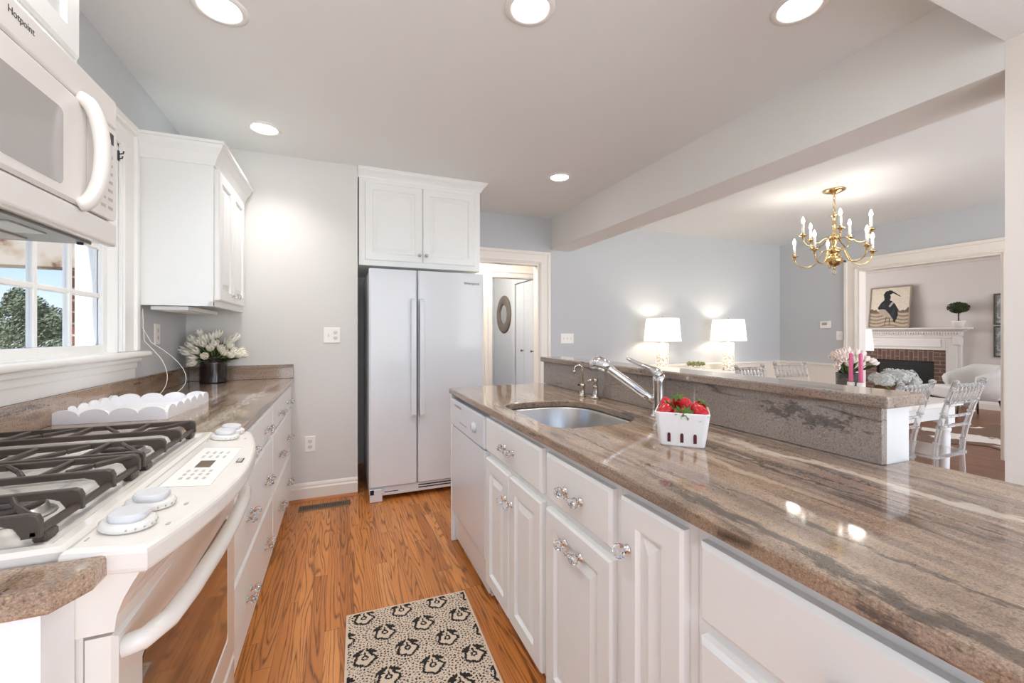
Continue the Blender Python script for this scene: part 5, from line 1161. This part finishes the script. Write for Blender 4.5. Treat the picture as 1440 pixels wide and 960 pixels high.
# heron picture
def heron_picture():
    Wp, Hp = 0.60, 0.735; n = 90; m_ = int(n*Hp/Wp); t = BM(); cl = t.loops.layers.color.new('col'); rg = random.Random(6)
    def inside(poly, x, y):
        r = False
        for i in range(len(poly)):
            (x1, y1), (x2, y2) = poly[i-1], poly[i]
            if (y1 > y) != (y2 > y) and x < (x2-x1)*(y-y1)/(y2-y1)+x1: r = not r
        return r
    # unit coordinates, u right, v up
    shapes = [([(0.40, .05), (0.42, .05), (0.46, .30), (0.44, .30)], (150, 140, 128)), ([(0.52, .06), (0.54, .06), (0.53, .28), (0.50, .28)], (150, 140, 128)),
        ([(0.22, .40), (0.26, .34), (0.40, .27), (0.55, .22), (0.62, .24), (0.55, .42), (0.40, .52), (0.28, .48)], (216, 206, 196)),
        ([(0.20, .50), (0.22, .44), (0.30, .46), (0.40, .44), (0.50, .34), (0.58, .24), (0.63, .17), (0.70, .18), (0.73, .30), (0.72, .45), (0.64, .58), (0.55, .66), (0.45, .70), (0.34, .68), (0.26, .60)], (58, 66, 78)),
        ([(0.36, .64), (0.50, .68), (0.52, .76), (0.50, .82), (0.57, .86), (0.56, .92), (0.48, .94), (0.38, .91), (0.33, .84), (0.35, .75)], (46, 52, 64)),
        ([(0.53, .88), (0.56, .91), (0.77, .77), (0.76, .755)], (92, 84, 76)), ([(0.56, .64), (0.60, .60), (0.52, .50), (0.48, .53)], (214, 210, 204)), ([(0.54, .32), (0.60, .26), (0.66, .40), (0.62, .50)], (96, 106, 118)), ([(0.28, .56), (0.36, .62), (0.40, .56), (0.32, .50)], (92, 100, 112)), ([(0.60, .17), (0.66, .10), (0.70, .19)], (30, 32, 36))]
    V = [[t.verts.new((Wp*i/n, 0, Hp*j/m_)) for j in range(m_+1)] for i in range(n+1)]
    for i in range(n):
        for j in range(m_):
            f = t.faces.new((V[i][j], V[i+1][j], V[i+1][j+1], V[i][j+1])); u, v = (i+.5)/n, (j+.5)/m_; q = rg.uniform(-7, 7)
            c = (238+q, 231+q, 222+q) if v > .40 else ((192+q*2, 180+q*2, 166+q*2) if (math.sin(v*70+math.sin(u*9)*2) > 0.2) else (222+q, 211+q, 198+q))
            if .36 < v < .43+0.03*math.sin(u*21)+0.02*math.sin(u*47): c = (172+q*2, 162+q*2, 148+q*2)
            for poly, pc in shapes:
                if inside(poly, u, v): c = tuple(x+q for x in pc)
            for lp in f.loops: lp[cl] = lin(*c)
    return t, Wp, Hp
t, Wp, Hp = heron_picture()
T = thing('painting', 'framed picture of a dark wading bird leaning on the mantel shelf', 'picture', (9.50, 4.62, 1.3185), -PI/2, local=True)
tilt = Matrix.Translation((0, -0.068, 0.004)) @ Matrix.Rotation(-0.13, 4, 'X')
t.transform(tilt @ Matrix.Translation((-Wp/2, 0, 0.02))); obj('canvas', t, vcol_mat('painted_canvas', 0.7), T)
b = BM()
for a, c in (((-Wp/2-0.02, -0.012, 0), (Wp/2+0.02, 0.022, 0.022)), ((-Wp/2-0.02, -0.012, Hp+0.018), (Wp/2+0.02, 0.022, Hp+0.04)), ((-Wp/2-0.02, -0.012, 0.022), (-Wp/2+0.002, 0.022, Hp+0.018)), ((Wp/2-0.002, -0.012, 0.022), (Wp/2+0.02, 0.022, Hp+0.018))): box(b, a, c, 0.002, 1, tilt)
box(b, (-Wp/2, 0.004, 0.01), (Wp/2, 0.014, Hp+0.03), 0, 1, tilt); obj('frame', b, mat('champagne_frame', (150, 134, 118), 0.4), T)
# topiary
x, y = 9.44, 3.653
T = thing('topiary', 'small clipped ball topiary in a white pot on the mantel', 'plant', (x, y, 1.3185))
b = BM(); lathe(b, [(0.05, 1.319), (0.065, 1.322), (0.078, 1.405), (0.084, 1.41), (0.084, 1.425), (0.074, 1.425), (0.068, 1.41), (0.001, 1.405)], c=(x, y, 0), seg=24); obj('pot', b, m_candlew, T)
b = BM(); tube(b, [(x, y, 1.405), (x+0.006, y+0.004, 1.48), (x, y, 1.58)], [0.012, 0.010, 0.012], 8); obj('trunk', b, mat('bark', (96, 80, 66), 0.9), T)
b = BM(); lathe(b, [(0.02, -0.075), (0.09, -0.055), (0.112, -0.01), (0.10, 0.04), (0.05, 0.075), (0.002, 0.08)], c=(x, y, 1.645), seg=20); leaf_cloud(b, (x, y, 1.645), (0.135, 0.135, 0.095), 1500, 0.014, random.Random(8)); obj('foliage', b, m_leafd, T)
# framed prints
for lab, z0, z1 in (('upper of the two framed botanical prints right of the fireplace', 1.355, 1.845), ('lower of the two framed botanical prints right of the fireplace', 0.845, 1.335)):
    T = thing('framed_print', lab, 'picture', (xw, 3.10, z0), group='framed prints beside the fireplace')
    b = BM()
    for a, c in (((xw-0.028, 2.92, z0), (xw-0.0005, 3.30, z0+0.022)), ((xw-0.028, 2.92, z1-0.022), (xw-0.0005, 3.30, z1)), ((xw-0.028, 2.92, z0+0.022), (xw-0.0005, 2.942, z1-0.022)), ((xw-0.028, 3.278, z0+0.022), (xw-0.0005, 3.30, z1-0.022))): box(b, a, c, 0.003, 1)
    obj('frame', b, mat('dark_wood_frame', (88, 78, 70), 0.5), T)
    b = BM(); box(b, (xw-0.014, 2.942, z0+0.022), (xw-0.002, 3.278, z1-0.022)); mp_, N, L, bs = newmat('botanical_print'); t = N.new('ShaderNodeTexCoord'); n = N.new('ShaderNodeTexNoise'); n.inputs['Scale'].default_value = 9; n.inputs['Detail'].default_value = 3; L.new(t.outputs['Object'], n.inputs[0]); L.new(ramp(N, L, n.outputs[0], [(0.42, lin(124, 132, 134)), (0.55, lin(150, 156, 154)), (0.6, lin(196, 196, 186)), (0.66, lin(112, 122, 116))]), bs.inputs['Base Color']); obj('print', b, mp_, T)
# armchair
T = thing('armchair', 'white upholstered tub armchair with dark tapered legs in the room beyond', 'armchair', (8.62, 3.20, 0), math.atan2(0.60, -0.8), local=True)
m_uph = mat('white_upholstery', (224, 221, 217), 0.9, bump=0.2, bscale=500)
t = BM(); rows = []; NS = 28
for k in range(NS+1):
    a = PI-2.0+4.0*k/NS; f = abs(k/NS-0.5)*2; top = 0.76-0.16*max(0, f-0.45)/0.55; ro, ri = 0.335, 0.265; ca, sa = math.cos(a), math.sin(a); row = []
    prof = [(ro*0.86, 0.27), (ro*0.98, 0.45), (ro+0.02, top-0.12), (ro+0.035, top-0.05), (ro+0.01, top-0.01), (ro-0.04, top), (ri, top-0.03), (ri-0.015, top-0.09), (ri, 0.45), (ri, 0.27)]
    for r, z in prof: row.append(t.verts.new((r*ca, r*sa, z)))
    rows.append(row)
for A, B in zip(rows, rows[1:]):
    for q in range(len(A)): t.faces.new((A[q], A[(q+1) % len(A)], B[(q+1) % len(A)], B[q]))
t.faces.new(rows[0]); t.faces.new(rows[-1][::-1]); bmesh.ops.recalc_face_normals(t, faces=t.faces); b = BM(); merge(b, t, True); obj('back', b, m_uph, T)
b = BM(); prism(b, rrect(-0.27, 0.36, -0.27, 0.27, (0.2, 0.06, 0.06, 0.2), 8), 0.26, 0.44, bev=0.03, seg=3); obj('seat', b, m_uph, T)
for x, y in ((0.27, -0.2), (0.27, 0.2), (-0.2, -0.2), (-0.2, 0.2)):
    b = BM(); tube(b, [(x*1.18, y*1.18, 0.001), (x, y, 0.262)], [0.010, 0.018], 10); obj('leg', b, mat('bronze_leg', (92, 80, 70), 0.4, metal=0.5), T)
# cowhide
mh, N, L, bs = newmat('cowhide'); t = N.new('ShaderNodeTexCoord'); n = N.new('ShaderNodeTexNoise'); n.inputs['Scale'].default_value = 1.7; n.inputs['Detail'].default_value = 4; L.new(t.outputs['Object'], n.inputs[0]); L.new(ramp(N, L, n.outputs[0], [(0.55, lin(120, 92, 74)), (0.58, lin(232, 224, 214))]), bs.inputs['Base Color']); bs.inputs['Roughness'].default_value = 0.95
rg = random.Random(12); pts = []
for k in range(40):
    a = 2*PI*k/40; r = 1+0.16*math.sin(3*a+1)+0.14*math.sin(5*a)+rg.uniform(-.05, .05); pts.append((7.15+1.05*r*math.cos(a), 2.45+0.55*r*math.sin(a)))
tag(obj('cowhide_rug', prism(BM(), pts, 0.0006, 0.008), mh), 'brown and white cowhide rug on the living room floor', 'rug')
# lamp by the opening
x, y = 8.6, 4.60; T = thing('floor_lamp', 'white shaded floor lamp half hidden by the opening casing', 'lamp', (x, y, 0))
b = BM(); lathe(b, [(0.14, 0.001), (0.14, 0.015), (0.02, 0.03), (0.012, 0.05), (0.012, 0.98), (0.004, 1.28)], c=(x, y, 0), seg=20); obj('pole', b, m_nickel, T)
b = BM(); lathe(b, [(0.17, 0.92), (0.14, 1.29), (0.138, 1.29), (0.168, 0.92)], c=(x, y, 0), seg=32, cap=False); obj('shade', b, m_shade, T)

# ================================================================== HALL BEYOND THE DOORWAY
for lab, ya in (('nearest leaf', 5.425), ('middle leaf', 5.75), ('farthest leaf', 6.075)):
    T = thing('folding_door', f'white panelled folding closet door in the hall, {lab}', 'door', (2.69, ya+0.16, 0), group='folding closet doors in the hall')
    b = BM(); box(b, (2.68, ya+0.001, 0.01), (2.708, ya+0.319, 2.02), 0.002); obj('leaf', b, m_appl, T)
    for z0, z1 in ((0.20, 0.86), (0.98, 1.58), (1.68, 1.92)):
        b = BM(); rings_panel(b, 0.20, z1-z0, [(0, 0), (0.008, -0.007), (0.022, -0.007), (0.045, 0.003)], frame_M((2.6803, ya+0.26, z0), *UIS))
        for f in b.faces: f.smooth = False
        obj('panel', b, m_appl, T)
    if 'middle' not in lab:
        b = BM(); lathe(b, [(0.012, 0), (0.006, 0.006), (0.006, 0.02), (0.018, 0.03), (0.016, 0.042), (0.004, 0.046)], seg=16, M=frame_M((2.6798, ya+(0.30 if 'nearest' in lab else 0.02), 0.95), *UIS)); obj('knob', b, m_dgrey, T)
b = BM()
for ya, yb in ((5.33, 5.42), (6.40, 6.49)): box(b, (2.655, ya, 0), (2.6695, yb, 2.12), 0.004)
box(b, (2.655, 5.42, 2.03), (2.6695, 6.40, 2.12), 0.004); struct('trim_9', b, m_appl)
T = thing('wall_mirror', 'round mirror in a wide woven frame on the hall wall', 'mirror', (2.66, 6.90, 1.55))
Mm = frame_M((2.669, 6.90, 1.55), *UIS)
b = BM(); lathe(b, [(0.17, 0.0), (0.17, 0.022), (0.20, 0.034), (0.27, 0.036), (0.315, 0.026), (0.33, 0.012), (0.33, 0.0)], seg=48, M=Mm, cap=False, rfun=lambda a, f: 1+0.012*math.sin(24*a)); obj('frame', b, mat('woven_grey_frame', (112, 102, 94), 0.7, bump=1.0, bscale=90, var=0.5), T)
b = BM(); lathe(b, [(0.172, 0.004), (0.172, 0.010), (0.001, 0.010)], seg=40, M=Mm, smooth=False); obj('glass', b, mat('mirror_glass', (220, 222, 224), 0.03, metal=1), T)
